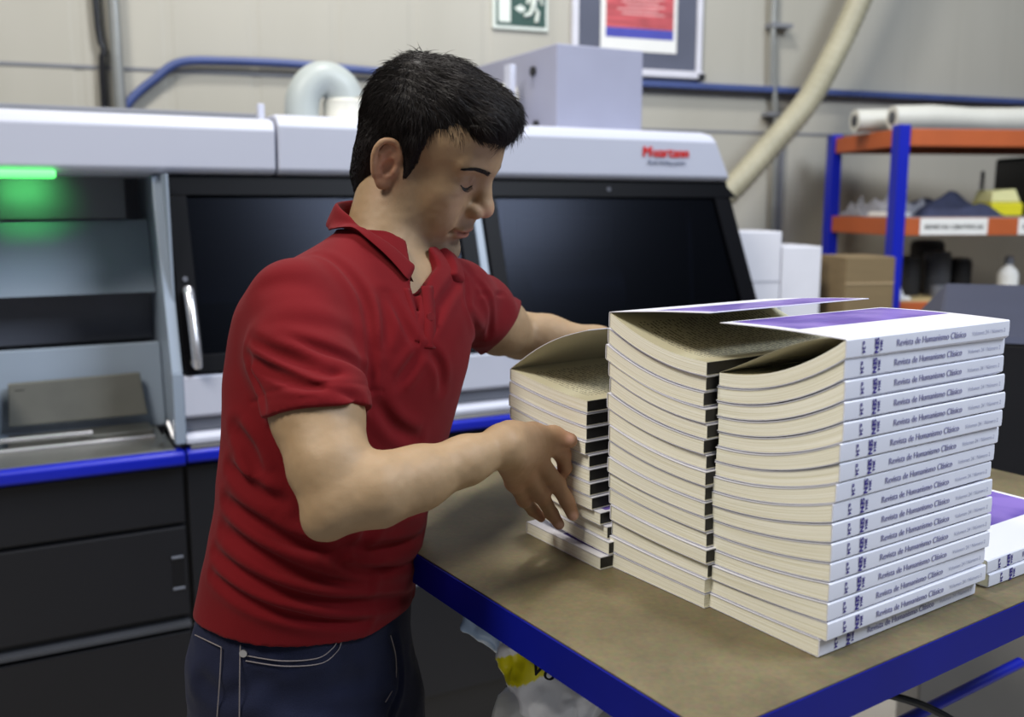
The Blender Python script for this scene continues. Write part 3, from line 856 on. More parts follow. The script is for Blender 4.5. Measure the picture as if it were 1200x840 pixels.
g = G(TF); g.tube([(.01, -.23, .75), (TL - .01, -.23, .75)], .0085, 14); g.build('lower_rail', M['blue'], tab, smooth=True)
g = G(); g.tube([PY(940, 770, 1.25), PY(1000, 806, 1.25), PY(1045, 815, 1.25), PY(1090, 830, 1.25), PY(1130, 856, 1.25), PY(1150, 900, 1.25)], .0055, 10, 5)
o = g.build('black_cable', M['black'], tab, smooth=True); o.name = 'hanging_cable'
g = G(); c = PZ(1195, 850, .45); c = c * np.array([.86, .80, 1]); g.v = []; 
r = empty('black_bag', (c[0], c[1], 0)); tag(r, 'black bag on the floor under the right side of the table', 'bag')
g.lathe([(.10, 0), (.17, .03), (.18, .25), (.15, .40), (.08, .47), (.03, .49)], (c[0] + .03, c[1], 0), 20); g.build('body', M['dim'], r, smooth=True)
g = G(); g.tube([(c[0] - .05, c[1], .45), (c[0] - .03, c[1], .53), (c[0] + .08, c[1], .54), (c[0] + .11, c[1], .45)], .010, 8, 4); g.build('handle', M['black'], r, smooth=True)
# ================================================================== the journals
UA, VA = radians(-34.0), radians(56.0)
BW, BL = .152, .263          # width, spine length
LIP = .0009


def make_book(name, corner, ang, side, z0, ts, tf, seed, label, group, spine_text=True, tab=True, wedge=0.0,
              cover_lift=None, flyleaf=False, straight=0.0, tabw=.10, zoff=None, bow=0.0):
    """corner: near end of the spine on the table plane (x,y); ang: direction of the spine (from +Y towards +X);
    side=+1: pages lie to the left of the spine direction, -1: to the right.
    z0(y): underside height, thickness goes from ts at the spine to tf at the fore edge."""
    rnd = random.Random(seed)
    a = np.array([sin(ang), cos(ang)]); b = np.array([-cos(ang), sin(ang)]) * side
    base = np.array([corner[0], corner[1]])
    gap = .0011

    def W(x, y, z): 
        q = base + a * x + b * y
        return (q[0], q[1], z)
    th = lambda y: tf + (ts - tf) * (1 - min(max(y / BW, 0), 1)) ** 2.1
    zlo = lambda y: z0(y) + gap * .5
    zhi = lambda y: z0(y) + th(y) - gap * .5 + bow * sin(pi * min(max(y / BW, 0), 1))
    root = empty(name, W(BL / 2, BW / 2, min(zlo(0), zlo(BW))))
    tag(root, label, 'book', group)
    NY = 14
    ys = [BW * k / NY for k in range(NY + 1)]
    # ---- cover: a folded card, inner and outer skin
    ct = .0009
    outer = []
    nl = cover_lift
    for y in reversed(ys): outer.append((y, zlo(y), y))
    top = []
    if nl is None:
        for y in ys: top.append((y, zhi(y), y))
    else:
        for y in ys: top.append((y, zhi(y), y))
    prof_out = [(y, z) for y, z, _ in outer] + [(-.0012, zlo(0) + .0006), (-.0012, zhi(0) - .0006)] if False else None
    # underside + spine + top, swept along the spine; top sheet may be lifted and varies along x
    xs = [0, BL * .25, BL * .5, BL * .75, BL]
    prof = [(y, zlo(y)) for y in reversed(ys)] + [(-.0011, zlo(0) + .0012), (-.0014, (zlo(0) + zhi(0)) / 2), (-.0011, zhi(0) - .0012)]
    nu = len(prof)
    vs = []; uv = []
    def topz(x, y):
        if nl is None: return zhi(y)
        return max(zhi(y), zhi(0) + nl(x / BL, y / BW))
    cols = []
    for x in xs:
        row = [(x, y, z) for y, z in prof] + [(x, y, topz(x, y)) for y in ys]
        cols.append(row)
    n = len(cols[0])
    # inner offset: thickness towards the pages
    verts = []; uvs = []; faces = []
    for ci, row in enumerate(cols):
        for i, (x, y, z) in enumerate(row):
            verts.append(W(x, y, z)); 
            d = y if i < NY + 1 or i >= nu else 0.0
            uvs.append((d, x) if i >= nu else (0.0 if i >= NY + 1 else d, x))
    m0 = len(verts)
    for ci, row in enumerate(cols):
        for i, (x, y, z) in enumerate(row):
            if i <= NY: q = (x, max(y, 0.0), z + ct)
            elif i < nu: q = (x, .0, min(max(z, zlo(0) + ct), zhi(0) - ct))
            else: q = (x, max(y, 0.0), z - ct)
            verts.append(W(*q)); uvs.append((.01, x))
    for c in range(len(xs) - 1):
        for i in range(n - 1):
            faces.append((c * n + i, c * n + i + 1, (c + 1) * n + i + 1, (c + 1) * n + i))
            faces.append((m0 + c * n + i, m0 + (c + 1) * n + i, m0 + (c + 1) * n + i + 1, m0 + c * n + i + 1))
        for i in (0, n - 1):
            faces.append((c * n + i, (c + 1) * n + i, m0 + (c + 1) * n + i, m0 + c * n + i))
    for c in (0, len(xs) - 1):
        for i in range(n - 1):
            faces.append((c * n + i, m0 + c * n + i, m0 + c * n + i + 1, c * n + i + 1))
    mi = []
    cv = mobj('cover', verts, faces, [M['cover'], M['cover_plain'], M['card_inside']], root, uvs=np.array(uvs))
    # material by place: the top outer sheet carries the purple picture, the rest is plain white card
    me = cv.data
    idx = []
    for p in me.polygons:
        vi = list(p.vertices)
        if all(v < m0 for v in vi) and all((v % n) >= nu for v in vi): idx.append(0)
        elif all(v >= m0 for v in vi): idx.append(2)
        else: idx.append(1)
    me.polygons.foreach_set('material_index', idx)
    me.polygons.foreach_set('use_smooth', [True] * len(idx)); autosmooth(cv, 30)
    # ---- page block
    NXp = 10
    pv = []; pf = []; puv = []
    e = .0006
    prof2 = [(y, zlo(y) + ct + .0001, 0) for y in ys] + [(y, zhi(y) - ct - .0001, 1) for y in reversed(ys)]
    k = len(prof2)
    for x in (e, BL - e):
        for y, z, t in prof2:
            y2 = min(max(y, .0006), BW - .0012)
            pv.append(W(x, y2, z)); puv.append((x * .0 + y2, t))
    # the ends as strips of quads for clean shading
    for s in (0, k):
        for i in range(NY):
            j = k - 1 - i
            pf.append((s + i, s + i + 1, s + j - 1, s + j))
    uvl = list(puv)
    for i in range(k):
        pf.append((i, (i + 1) % k, k + (i + 1) % k, k + i))
    pb = mobj('page_block', pv, pf, [M['pages'], M['text_page']], root, uvs=np.array(uvl))
    ul = pb.data.uv_layers[0].data
    for p in pb.data.polygons:
        zc = p.normal.z
        vi = list(p.vertices)
        if len(set(v // k for v in vi)) == 2:      # long faces
            top_ = all((v % k) >= NY + 1 for v in vi)
            if top_ and cover_lift is not None:
                p.material_index = 1
            for li in p.loop_indices:
                v = pb.data.loops[li].vertex_index
                y2 = prof2[v % k][0]; x = e if v < k else BL - e
                if top_: ul[li].uv = (y2, x)
                else: ul[li].uv = (x, prof2[v % k][2])
    # ---- writing on the spine
    if spine_text:
        zc0 = zlo(0); T = zhi(0) - zlo(0)
        sx = .030 + rnd.uniform(-.001, .001)
        def onspine(x0, zc, rot=False):
            if rot: return lambda x, y, kk: W(x0 + y, -.0017 - .0001 * kk, zc0 + T * zc - x)
            return lambda x, y, kk: W(x0 + x, -.0017 - .0001 * kk, zc0 + T * zc + y)
        flip = 1
        letter('spine_title', 'Revista de Humanismo Clásico', onspine(.072, .34), M['grey_ink'], root, .0090, .00012)
        letter('spine_footer', 'Volumen 24 / Número 2', onspine(.195, .36), M['pale_ink'], root, .0060, 0)
        # rotated letters
        def onrot(x0, zc):
            return lambda x, y, kk: W(x0 - y, -.0017 - .0001 * kk, zc0 + T * .5 + (x))
        def onrot2(x0):
            return lambda x, y, kk: W(x0 + y * 1.0, -.0017 - .0001 * kk, zc0 + T * .5 - x * 1.0)
        letter('spine_emblem', 'SEN', onrot2(.040), M['ink'], root, .0082, .00045, align='CENTER')
        letter('spine_emblem', '2014', onrot2(.0475), M['ink'], root, .0050, .0003, align='CENTER')
        letter('spine_number', 'n.24', onrot2(.022), M['ink'], root, .0064, .0003, align='CENTER')
    if tab:
        zc = BW - .0008
        g = G(); n2 = 1
        zA, zB = zlo(BW) + ct + .0006, zhi(BW) - ct - .0006
        g.hexa([W(.0012, zc - .0006, zA), W(tabw, zc - .0006, zA), W(tabw, zc, zA), W(.0012, zc, zA),
                W(.0012, zc - .0006, zB), W(tabw, zc - .0006, zB), W(tabw, zc, zB), W(.0012, zc, zB)])
        t = g.build('edge_strip', M['edge_black'], root)  # black strip laid on the near end of the fore edge
    if flyleaf:
        # a loose sheet rising in an arc from the fore edge to the spine
        N = 16; vs = []; fs = []; uvv = []
        for i in range(N + 1):
            y = BW * (1 - i / N) ; t = y / BW
            for x in (0.0, BL * .5, BL):
                h = flyleaf * sin(pi * min(1, max(0, t)) ** .8) * (1 - .55 * x / BL)
                vs.append(W(x + .0008, max(y - .001, .001), zhi(y) - .0006 + h)); uvv.append((y, x))
        for i in range(N):
            for j in range(2): fs.append((i * 3 + j, i * 3 + j + 1, (i + 1) * 3 + j + 1, (i + 1) * 3 + j))
        k0 = len(vs); vs += [(p[0], p[1], p[2] - .0003) for p in vs]; fs += [tuple(k0 + q for q in reversed(f)) for f in fs]
        border = [(i * 3, (i + 1) * 3) for i in range(N)] + [(i * 3 + 2, (i + 1) * 3 + 2) for i in range(N)] + [(0, 1), (1, 2), (N * 3, N * 3 + 1), (N * 3 + 1, N * 3 + 2)]
        fs += [(p, q, q + k0, p + k0) for p, q in border]
        o = mobj('loose_sheet', vs, fs, M['card_inside'], root, smooth=True)
    return root


ORD = ['bottom', 'second', 'third', 'fourth', 'fifth', 'sixth', 'seventh', 'eighth', 'ninth', 'tenth', 'eleventh', 'twelfth', 'thirteenth', 'fourteenth', 'fifteenth', 'topmost']
u_ = np.array([sin(UA), cos(UA)]); v_ = np.array([sin(VA), cos(VA)])

# --- right-hand pile: spines to the front right
R0c = np.array([.2935, .8365])
dxR = [-13, 0, -1, -2, -3, -3, -4, -5, -2, 0, 1, 2, 1, -1, -3, 0]   # px offsets of the near spine corner, bottom first
dvR = [-4, -3, -4, -2, 0, 0, 0, 0, 2, 5, 2, 6, 6, 8, 7, 4]
TS, TFo = .01895, .01575
thR = lambda y: TFo + (TS - TFo) * (1 - min(max(y / BW, 0), 1)) ** 2.1
for k in range(16):
    rn = random.Random(100 + k)
    off = -u_ * (dxR[k] * .0006) + v_ * (dvR[k] * .0006)
    c = R0c + off
    lab = f'white spined journal, {ORD[k]} ' + ('from the bottom of the front right pile' if 0 < k < 15 else ('book of the front right pile, its cover lifting' if k == 15 else 'book of the front right pile, on the board'))
    lift = (lambda x, y: -.0005 * y + .0015 * sin(pi * y)) if k == 15 else None
    make_book('journal', c, VA + radians(rn.uniform(-.5, .5)), +1, (lambda k: lambda y: TZ + k * thR(y))(k), TS, TFo, k, lab, 'journals in the front right pile',
              spine_text=True, tab=False, cover_lift=lift, flyleaf=.022 if k == 15 else False)

# --- middle pile: fore edges towards the right pile
M0c = np.array([.1155, 1.0762])
dxM = [0, 0, 2, 2, -2, -3, -4, -5, -4, -7, -9, -5, -7, -12, -10, -6]
um = radians(-35.3); VM = um + pi / 2
TSm, TFm = .0188, .0165
thM = lambda y: TFm + (TSm - TFm) * (1 - min(max(y / BW, 0), 1)) ** 2.1
vm_ = np.array([sin(VM), cos(VM)]); um_ = np.array([sin(um), cos(um)])
for k in range(16):
    rn = random.Random(200 + k)
    c = M0c + um_ * (-dxM[k] * .0009) + vm_ * rn.uniform(-.002, .002)
    lab = f'cream edged journal, {ORD[k]} ' + ('from the bottom of the middle pile' if 0 < k < 15 else ('book of the middle pile, purple cover raised' if k == 15 else 'book of the middle pile, on the board'))
    lift = (lambda x, y: .013 * y + .001 * sin(pi * y)) if k == 15 else None
    make_book('journal', c, VM + radians(rn.uniform(-.6, .6)), -1, (lambda k: lambda y: TZ + k * thM(y))(k), TSm, TFm, 50 + k, lab, 'journals in the middle pile',
              spine_text=False, tab=(k > 1), cover_lift=lift, tabw=.10)

# --- left pile, being pushed square by the man: bottom book apart, the rest lifted on his fingers
L0c = np.array([.019, 1.186])
dxL = [0, 2, -6, -14, -27, -31, -34, -37, -40, -42, -44, -44]
ul = radians(-36.0); VL = ul + pi / 2
TSl, TFl = .0166, .01625
thL = lambda y: TFl + (TSl - TFl) * (1 - min(max(y / BW, 0), 1)) ** 2.1
vl_ = np.array([sin(VL), cos(VL)]); ul_ = np.array([sin(ul), cos(ul)])
wl = lambda y: .013 * (1 - min(max(y / BW, 0), 1)) ** 1.4
OL = ORD[:11] + ['topmost']
for k in range(12):
    rn = random.Random(300 + k)
    c = L0c + ul_ * (-dxL[k] * .00085) + vl_ * (rn.uniform(-.002, .002) + (.006 if k in (1, 2, 3) else 0))
    lab = f'cream edged journal, {OL[k]} ' + ('from the bottom of the left pile by the hand' if 0 < k < 11 else ('book of the left pile, cover curling up' if k == 11 else 'book of the left pile, below the fingers'))
    lift = (lambda x, y: .066 * y + .009 * sin(pi * y)) if k == 11 else None
    z0 = (lambda y: TZ) if k == 0 else ((lambda k: lambda y: TZ + k * thL(y) + wl(y))(k))
    make_book('journal', c, VL + radians(rn.uniform(-.7, .7) + (3 if k == 0 else 0)), -1, z0, TSl, TFl, 90 + k, lab, 'journals in the left pile',
              spine_text=False, tab=True, cover_lift=lift)

# --- low pile of two behind the right pile
N0c = np.array(PZ(1157, 689, TZ)[:2])
for k in range(2):
    make_book('journal', N0c + v_ * (-.004 * k) + u_ * .001 * k, VA + radians(1 - k), +1, (lambda k: lambda y: TZ + k * .0165)(k), .0165, .0165, 140 + k,
              ['lower white spined journal of the low pair at the right edge', 'upper journal of the low pair at the right edge, purple cover showing'][k], 'journals in the low pair', tab=False)
# ================================================================== sculpting kit: implicit shapes turned into one continuous surface
def nrm(v):
    v = np.asarray(v, dtype=float); return v / np.linalg.norm(v)


class Cone:
    """tapered limb between two joints"""
    def __init__(s, a, b, ra, rb, k=.01, op='+'):
        s.a = np.array(a, float); s.b = np.array(b, float); s.ra, s.rb, s.k, s.op = ra, rb, k, op
        s.ab = s.b - s.a; s.L2 = float(s.ab @ s.ab) + 1e-12

    def d(s, P):
        q = P - s.a
        t = np.clip((q @ s.ab) / s.L2, 0, 1)
        return np.linalg.norm(q - t[:, None] * s.ab, axis=1) - (s.ra + (s.rb - s.ra) * t)


class Ell:
    def __init__(s, c, r, R=None, k=.01, op='+'):
        s.c = np.array(c, float); s.r = np.array(r, float) if not np.isscalar(r) else np.array([r] * 3, float)
        s.R = np.eye(3) if R is None else np.array(R, float); s.k, s.op = k, op      # columns of R = axes

    def d(s, P):
        q = (P - s.c) @ s.R
        k0 = np.linalg.norm(q / s.r, axis=1)
        k1 = np.linalg.norm(q / (s.r ** 2), axis=1) + 1e-9
        return np.where(k0 < 1e-6, -s.r.min(), k0 * (k0 - 1) / k1)


class Loft:
    """stack of ellipses: rows (z, cx, cy, A along f, B along l, yaw)"""
    def __init__(s, rows, k=.01, op='+', grow=0.0, power=2.2):
        rows = sorted(rows, key=lambda r: r[0]); s.r = np.array(catmull(rows, [0] * len(rows), 8)[0], float); s.k, s.op, s.g, s.p = k, op, grow, power

    def d(s, P):
        z = P[:, 2]; r = s.r
        zc = np.clip(z, r[0, 0], r[-1, 0])
        I = lambda j: np.interp(zc, r[:, 0], r[:, j])
        A = I(3) + s.g; B = I(4) + s.g; yaw = I(5)
        dx = P[:, 0] - I(1); dy = P[:, 1] - I(2)
        u = dx * np.cos(yaw) - dy * np.sin(yaw); w = dx * np.sin(yaw) + dy * np.cos(yaw)
        m = ((np.abs(u) / A) ** s.p + (np.abs(w) / B) ** s.p) ** (1 / s.p)
        rad = np.sqrt(u * u + w * w) + 1e-9
        d1 = rad * (1 - 1 / np.maximum(m, 1e-4))
        d2 = np.maximum(z - r[-1, 0] - s.g, r[0, 0] - z - s.g)
        return np.maximum(d1, np.minimum(d2, .05)) * .9


class Half:
    """cuts away the side the normal points to"""
    def __init__(s, o, n, k=.001):
        s.o = np.array(o, float); s.n = nrm(n); s.k = k; s.op = '-'

    def d(s, P): return -((P - s.o) @ s.n)


class Cut:
    """cuts away along a limb's end only: half space limited to a ball"""
    def __init__(s, o, n, rad, k=.001):
        s.o = np.array(o, float); s.n = nrm(n); s.k = k; s.op = '-'; s.rad = rad

    def d(s, P):
        q = P - s.o
        return np.maximum(-(q @ s.n), np.linalg.norm(q - s.n * s.rad * .7, axis=1) - s.rad)


class Group:
    def __init__(s, prims, k): s.p = prims; s.k = k; s.op = '+'
    def d(s, P): return combine(s.p, P)


def combine(prims, P, keep=None):
    D = np.full(len(P), 1.0)
    for i, p in enumerate(prims):
        if keep is not None and not keep[i]: continue
        b = p.d(P)
        if p.op == '+':
            h = np.clip(.5 + .5 * (D - b) / p.k, 0, 1)
            D = D * (1 - h) + b * h - p.k * h * (1 - h)
        else:
            b = -b
            h = np.clip(.5 - .5 * (D - b) / p.k, 0, 1)
            D = D * (1 - h) + b * h + p.k * h * (1 - h)
    return D


def surface(prims, lo, hi, h, disp=None, dmax=.004, B=16):
    lo = np.array(lo, float); hi = np.array(hi, float)
    nb = np.ceil((hi - lo) / (h * B)).astype(int)
    ii, jj, kk = np.meshgrid(*[np.arange(n) for n in nb], indexing='ij')
    blocks = np.stack([ii.ravel(), jj.ravel(), kk.ravel()], 1)
    cen = lo + (blocks + .5) * h * B
    Rb = h * B * .5 * sqrt(3)
    Dp = [p.d(cen) for p in prims]
    tot = combine(prims, cen)
    act = np.abs(tot) < Rb * 1.9 + dmax + .01
    N = (nb * B + 4).astype(np.int64)
    cid = lambda c: (c[:, 0] * N[1] + c[:, 1]) * N[2] + c[:, 2]
    g = np.arange(B + 1)
    gi, gj, gk = np.meshgrid(g, g, g, indexing='ij')
    off = np.stack([gi.ravel(), gj.ravel(), gk.ravel()], 1)
    V = []; K = []; Q = []
    for bi in np.nonzero(act)[0]:
        keep = [dp[bi] < Rb * 1.5 + p.k + .006 or isinstance(p, (Loft, Half)) for p, dp in zip(prims, Dp)]
        if not any(k and p.op == '+' for k, p in zip(keep, prims)): continue
        base = blocks[bi] * B
        P = lo + (base + off) * h
        D = combine(prims, P, keep)
        if disp is not None:
            near = np.abs(D) < dmax + 2.5 * h
            if near.any(): D[near] += disp(P[near])
        D = D.reshape(B + 1, B + 1, B + 1)
        S = D < 0
        if S.all() or not S.any(): continue
        # cell vertices
        acc = np.zeros((B, B, B, 3)); cnt = np.zeros((B, B, B))
        for ax in range(3):
            sl0 = [slice(None)] * 3; sl1 = [slice(None)] * 3
            sl0[ax] = slice(0, B); sl1[ax] = slice(1, B + 1)
            d0, d1 = D[tuple(sl0)], D[tuple(sl1)]
            cr = (d0 < 0) != (d1 < 0)
            t = np.where(cr, d0 / np.where(cr, d0 - d1, 1), 0)
            o1, o2 = [a for a in range(3) if a != ax]
            for e1 in (0, 1):
                for e2 in (0, 1):
                    s = [None] * 3; s[ax] = slice(0, B); s[o1] = slice(e1, B + e1); s[o2] = slice(e2, B + e2)
                    c = cr[tuple(s)]; tt = t[tuple(s)]
                    cnt += c
                    acc[..., ax] += c * tt; acc[..., o1] += c * e1; acc[..., o2] += c * e2
            # quads for the edges owned by this block (inner index >= 0 handled globally by cell ids)
            e = np.argwhere(cr[tuple(slice(0, B) for _ in range(3))]) if True else None
            if len(e):
                sgn = d0[tuple(e.T)] < 0
                gidx = e + base
                c = [gidx.copy() for _ in range(4)]
                c[1][:, o1] -= 1; c[2][:, o1] -= 1; c[2][:, o2] -= 1; c[3][:, o2] -= 1
                ok = (gidx[:, o1] > 0) & (gidx[:, o2] > 0)
                ids = np.stack([cid(x) for x in c], 1)[ok]; sg = sgn[ok]
                if ax == 1: sg = ~sg
                ids[sg] = ids[sg][:, ::-1]
                Q.append(ids)
        m = cnt > 0
        idx = np.argwhere(m)
        V.append(lo + (base + idx + acc[m] / cnt[m][:, None]) * h)
        K.append(cid(idx + base))
    V = np.concatenate(V); K = np.concatenate(K); Q = np.concatenate(Q)
    o = np.argsort(K); Ks = K[o]
    pos = np.searchsorted(Ks, Q); pos = np.clip(pos, 0, len(Ks) - 1)
    good = (Ks[pos] == Q).all(1)
    F_ = o[pos[good]]
    F_ = F_[:, ::-1]
    return V, F_


def biggest(V, F_):
    """keep the largest connected piece"""
    n = len(V); lab = np.arange(n)
    while True:
        m = lab[F_].min(1)
        new = lab.copy()
        for j in range(4): np.minimum.at(new, F_[:, j], m)
        new = new[new]
        if (new == lab).all(): break
        lab = new
    vals, cnt = np.unique(lab, return_counts=True)
    k = vals[cnt.argmax()]
    keep = lab == k
    if keep.all(): return V, F_
    idx = np.cumsum(keep) - 1
    return V[keep], idx[F_[keep[F_[:, 0]]]]


def relax(V, F_, it=2, w=.5):
    E = np.concatenate([F_[:, [0, 1]], F_[:, [1, 2]], F_[:, [2, 3]], F_[:, [3, 0]]])
    for _ in range(it):
        S = np.zeros_like(V); c = np.zeros(len(V))
        for a in range(3):
            S[:, a] = np.bincount(E[:, 0], V[E[:, 1], a], len(V)) + np.bincount(E[:, 1], V[E[:, 0], a], len(V))
        c = np.bincount(E[:, 0], minlength=len(V)) + np.bincount(E[:, 1], minlength=len(V))
        V = V * (1 - w) + w * S / np.maximum(c, 1)[:, None]
    return V


def skinobj(name, V, F_, material, parent=None, origin=None, colors=None):
    me = bpy.data.meshes.new(name)
    off = np.array(parent_world(parent)) if parent is not None else np.zeros(3)
    loc = (0, 0, 0)
    if origin is not None: loc = tuple(np.array(origin, float) - off); off = np.array(origin, float)
    v = V - off
    me.vertices.add(len(v)); me.vertices.foreach_set('co', v.astype(np.float32).ravel())
    me.loops.add(F_.size); me.loops.foreach_set('vertex_index', F_.astype(np.int32).ravel())
    me.polygons.add(len(F_)); me.polygons.foreach_set('loop_start', np.arange(0, F_.size, 4, dtype=np.int32))
    try: me.polygons.foreach_set('loop_total', np.full(len(F_), 4, dtype=np.int32))
    except Exception: pass
    me.update(calc_edges=True); me.validate()
    me.materials.append(material)
    me.polygons.foreach_set('use_smooth', [True] * len(me.polygons))
    if colors is not None:
        ca = me.color_attributes.new(name='tone', type='FLOAT_COLOR', domain='POINT')
        c4 = np.concatenate([colors, np.ones((len(colors), 1))], 1)
        ca.data.foreach_set('color', c4.astype(np.float32).ravel())
    o = bpy.data.objects.new(name, me); COL.objects.link(o); o.location = loc
    if parent is not None: o.parent = parent
    return o


def hit(prims, px, py, y0=.7, y1=2.0):
    """first point of the shape met by the sight line through (px,py)"""
    r = ray(px, py); r = r / np.linalg.norm(r); t = y0
    for _ in range(140):
        p = np.array([0, 0, CZ]) + r * t
        d = combine(prims, p[None])[0]
        if d < 2e-4: return p
        t += max(d * .6, 2e-4)
        if t > y1: return None
    return np.array([0, 0, CZ]) + r * t


def polydist(P, pts):
    best = np.full(len(P), 9.0); tt = np.zeros(len(P)); n = len(pts) - 1
    for i in range(n):
        a, b = pts[i], pts[i + 1]; ab = b - a
        t = np.clip(((P - a) @ ab) / (ab @ ab + 1e-12), 0, 1)
        d = np.linalg.norm(P - a - t[:, None] * ab, axis=1)
        m = d < best; best[m] = d[m]; tt[m] = (i + t[m]) / n
    return best, tt


def vnoise(P, s, seed=0):
    """smooth value noise"""
    rs = np.random.RandomState(seed); tab = rs.rand(4096)
    q = P * s; i = np.floor(q).astype(np.int64); f = q - i; f = f * f * (3 - 2 * f)
    out = 0
    for dx in (0, 1):
        for dy in (0, 1):
            for dz in (0, 1):
                h = ((i[:, 0] + dx) * 73856093 ^ (i[:, 1] + dy) * 19349663 ^ (i[:, 2] + dz) * 83492791) & 4095
                w = (f[:, 0] if dx else 1 - f[:, 0]) * (f[:, 1] if dy else 1 - f[:, 1]) * (f[:, 2] if dz else 1 - f[:, 2])
                out = out + w * tab[h]
    return out * 2 - 1
# ================================================================== the man
man = empty('person', (-.22, 1.10, 0))
tag(man, 'dark haired man in red polo shirt and blue jeans squaring the left pile of journals', 'person')

HA, HPt, HR, HS = radians(13), radians(28.5), radians(12), .945
HO = PY(493.0, 182.5, 1.22)
_f = np.array([cos(HPt) * cos(HA), -cos(HPt) * sin(HA), -sin(HPt)]); _l = np.array([sin(HA), cos(HA), 0.0]); _u = np.cross(_f, _l)
HL = _l * cos(HR) + _u * sin(HR); HU = _u * cos(HR) - _l * sin(HR); HF = _f
HM = np.stack([HF, HL, HU], 1)         # columns: forward, left, up


def H(x, y, z): return HO + HM @ (np.array([x, y, z]) * HS)


def hE(c, r, k=.01, op='+', rot=None):
    R = HM if rot is None else HM @ rot
    return Ell(H(*c), np.array(r) * HS if not np.isscalar(r) else np.array([r] * 3) * HS, R, k, op)


def hC(a, b, ra, rb, k=.01, op='+'): return Cone(H(*a), H(*b), ra * HS, rb * HS, k, op)


def rz(a):
    c, s = cos(a), sin(a); return np.array([[c, -s, 0], [s, c, 0], [0, 0, 1]])


def ry(a):
    c, s = cos(a), sin(a); return np.array([[c, 0, s], [0, 1, 0], [-s, 0, c]])


NC = np.array([-.154, 1.19, 1.425])      # centre of the neckline
TA = radians(40)
TFv = np.array([cos(TA), -sin(TA), 0]); TLv = np.array([sin(TA), cos(TA), 0])

head = []
head += [hE((-.003, 0, .043), (.086, .072, .076), .02),
         hE((.046, 0, .050), (.051, .060, .052), .03),
         hE((.036, 0, -.012), (.052, .057, .062), .025),
         hE((.066, 0, -.052), (.033, .034, .034), .022),
         hE((.042, 0, -.068), (.038, .040, .026), .02)]
for s in (-1, 1):
    head += [hE((.060, s * .040, -.012), (.019, .018, .018), .022),
             hE((.030, s * .040, -.035), (.036, .0205, .040), .02),
             hE((.056, s * .031, -.042), (.028, .022, .032), .02),
             hC((.006, s * .059, -.012), (.026, s * .053, -.056), .012, .013, .022),
             hC((.026, s * .051, -.060), (.076, s * .014, -.099), .0145, .014, .018),
             hC((.090, s * .008, .033), (.074, s * .046, .034), .0085, .009, .016)]
head += [hE((.083, 0, -.097), (.0180, .020, .0160), .013)]
for s in (-1, 1):
    head += [hE((.098, s * .035, .0135), (.018, .0165, .0115), .012, '-')]
head += [hC((.087, 0, .027), (.1055, 0, -.012), .0080, .0100, .011), hE((.1085, 0, -.0205), (.0130, .0125, .0118), .008),
         hC((.098, 0, -.030), (.094, 0, -.050), .007, .008, .010)]
for s in (-1, 1):
    head += [hE((.100, s * .0135, -.0265), (.0130, .0078, .0098), .005),
             hE((.1045, s * .0075, -.0365), (.0045, .0032, .004), .002, '-'),
             hE((.0700, s * .0325, .0135), (.0150, .0170, .0128), .004),
             hE((.0720, s * .0330, -.0010), (.010, .016, .0045), .008)]
# lips
head += [hE((.0955, 0, -.0555), (.0085, .0200, .0052), .006), hE((.0935, 0, -.0665), (.0088, .0165, .0062), .006),
         hE((.1060, 0, -.0608), (.0180, .0235, .0011), .0030, '-')]
for s in (-1, 1): head += [hE((.0870, s * .0255, -.061), (.006, .004, .004), .006, '-'), hE((.096, s * .026, -.040), (.006, .004, .012), .010, '-', rz(0))]
head += [hE((.1010, 0, -.0790), (.0075, .015, .0048), .008, '-')]
# ears
for s in (-1, 1):
    er = np.array([-.010, s * .0745, -.006])
    e1 = nrm(np.array([.90, -s * .42, 0.0])); e3 = nrm(np.array([-.14, -s * .05, 1.0])); e2 = np.cross(e3, e1)
    if e2[1] * s < 0: e2 = -e2
    E_ = lambda a, b, c=0: tuple(er + e1 * a + e3 * b + e2 * c)
    RR = np.stack([e1, e2, e3], 1)
    if np.linalg.det(RR) < 0: RR[:, 1] *= -1
    head += [hE(E_(-.004, .002, .002), (.0165, .0045, .0270), .004, '+', RR),
             hE(E_(.004, .000, -.002), (.011, .009, .020), .008, '+', RR),
             hE(E_(-.0005, -.002, .0075), (.0085, .0070, .0115), .003, '-', RR),
             hE(E_(-.006, .014, .0080), (.0065, .0035, .0075), .003, '-', RR)]
    hx = [(.0095, .004, .001), (.0125, .014, .0035), (.008, .0255, .005), (-.003, .0305, .006), (-.0150, .0255, .0065), (-.0205, .012, .0065), (-.0195, -.003, .0055), (-.014, -.016, .004), (-.006, -.0245, .002)]
    hx = [tuple(q_) for q_ in catmull(hx, [0] * len(hx), 4)[0]]
    for a, b in zip(hx, hx[1:]): head.append(hC(E_(*a), E_(*b), .0031, .0031, .0025))
    ah = [(-.004, .020, .004), (-.0115, .010, .0045), (-.0125, -.003, .004), (-.0085, -.013, .004)]
    for a, b in zip(ah, ah[1:]): head.append(hC(E_(*a), E_(*b), .0026, .0028, .0025))
    head += [hE(E_(.0085, -.004, .004), (.0036, .0036, .0055), .003, '+', RR), hE(E_(-.001, -.0255, .002), (.0080, .0042, .0080), .005, '+', RR)]

neck = [Cone(H(-.022, 0, -.020), NC + np.array([-.008, .004, -.02]), .045, .052, .014),
        Cone(H(-.012, -.030, -.050), NC + TFv * .022 - TLv * .012 + np.array([0, 0, -.035]), .018, .018, .012),
        Cone(H(.0, .020, -.060), NC + TFv * .024 + TLv * .012 + np.array([0, 0, -.035]), .018, .018, .012)]

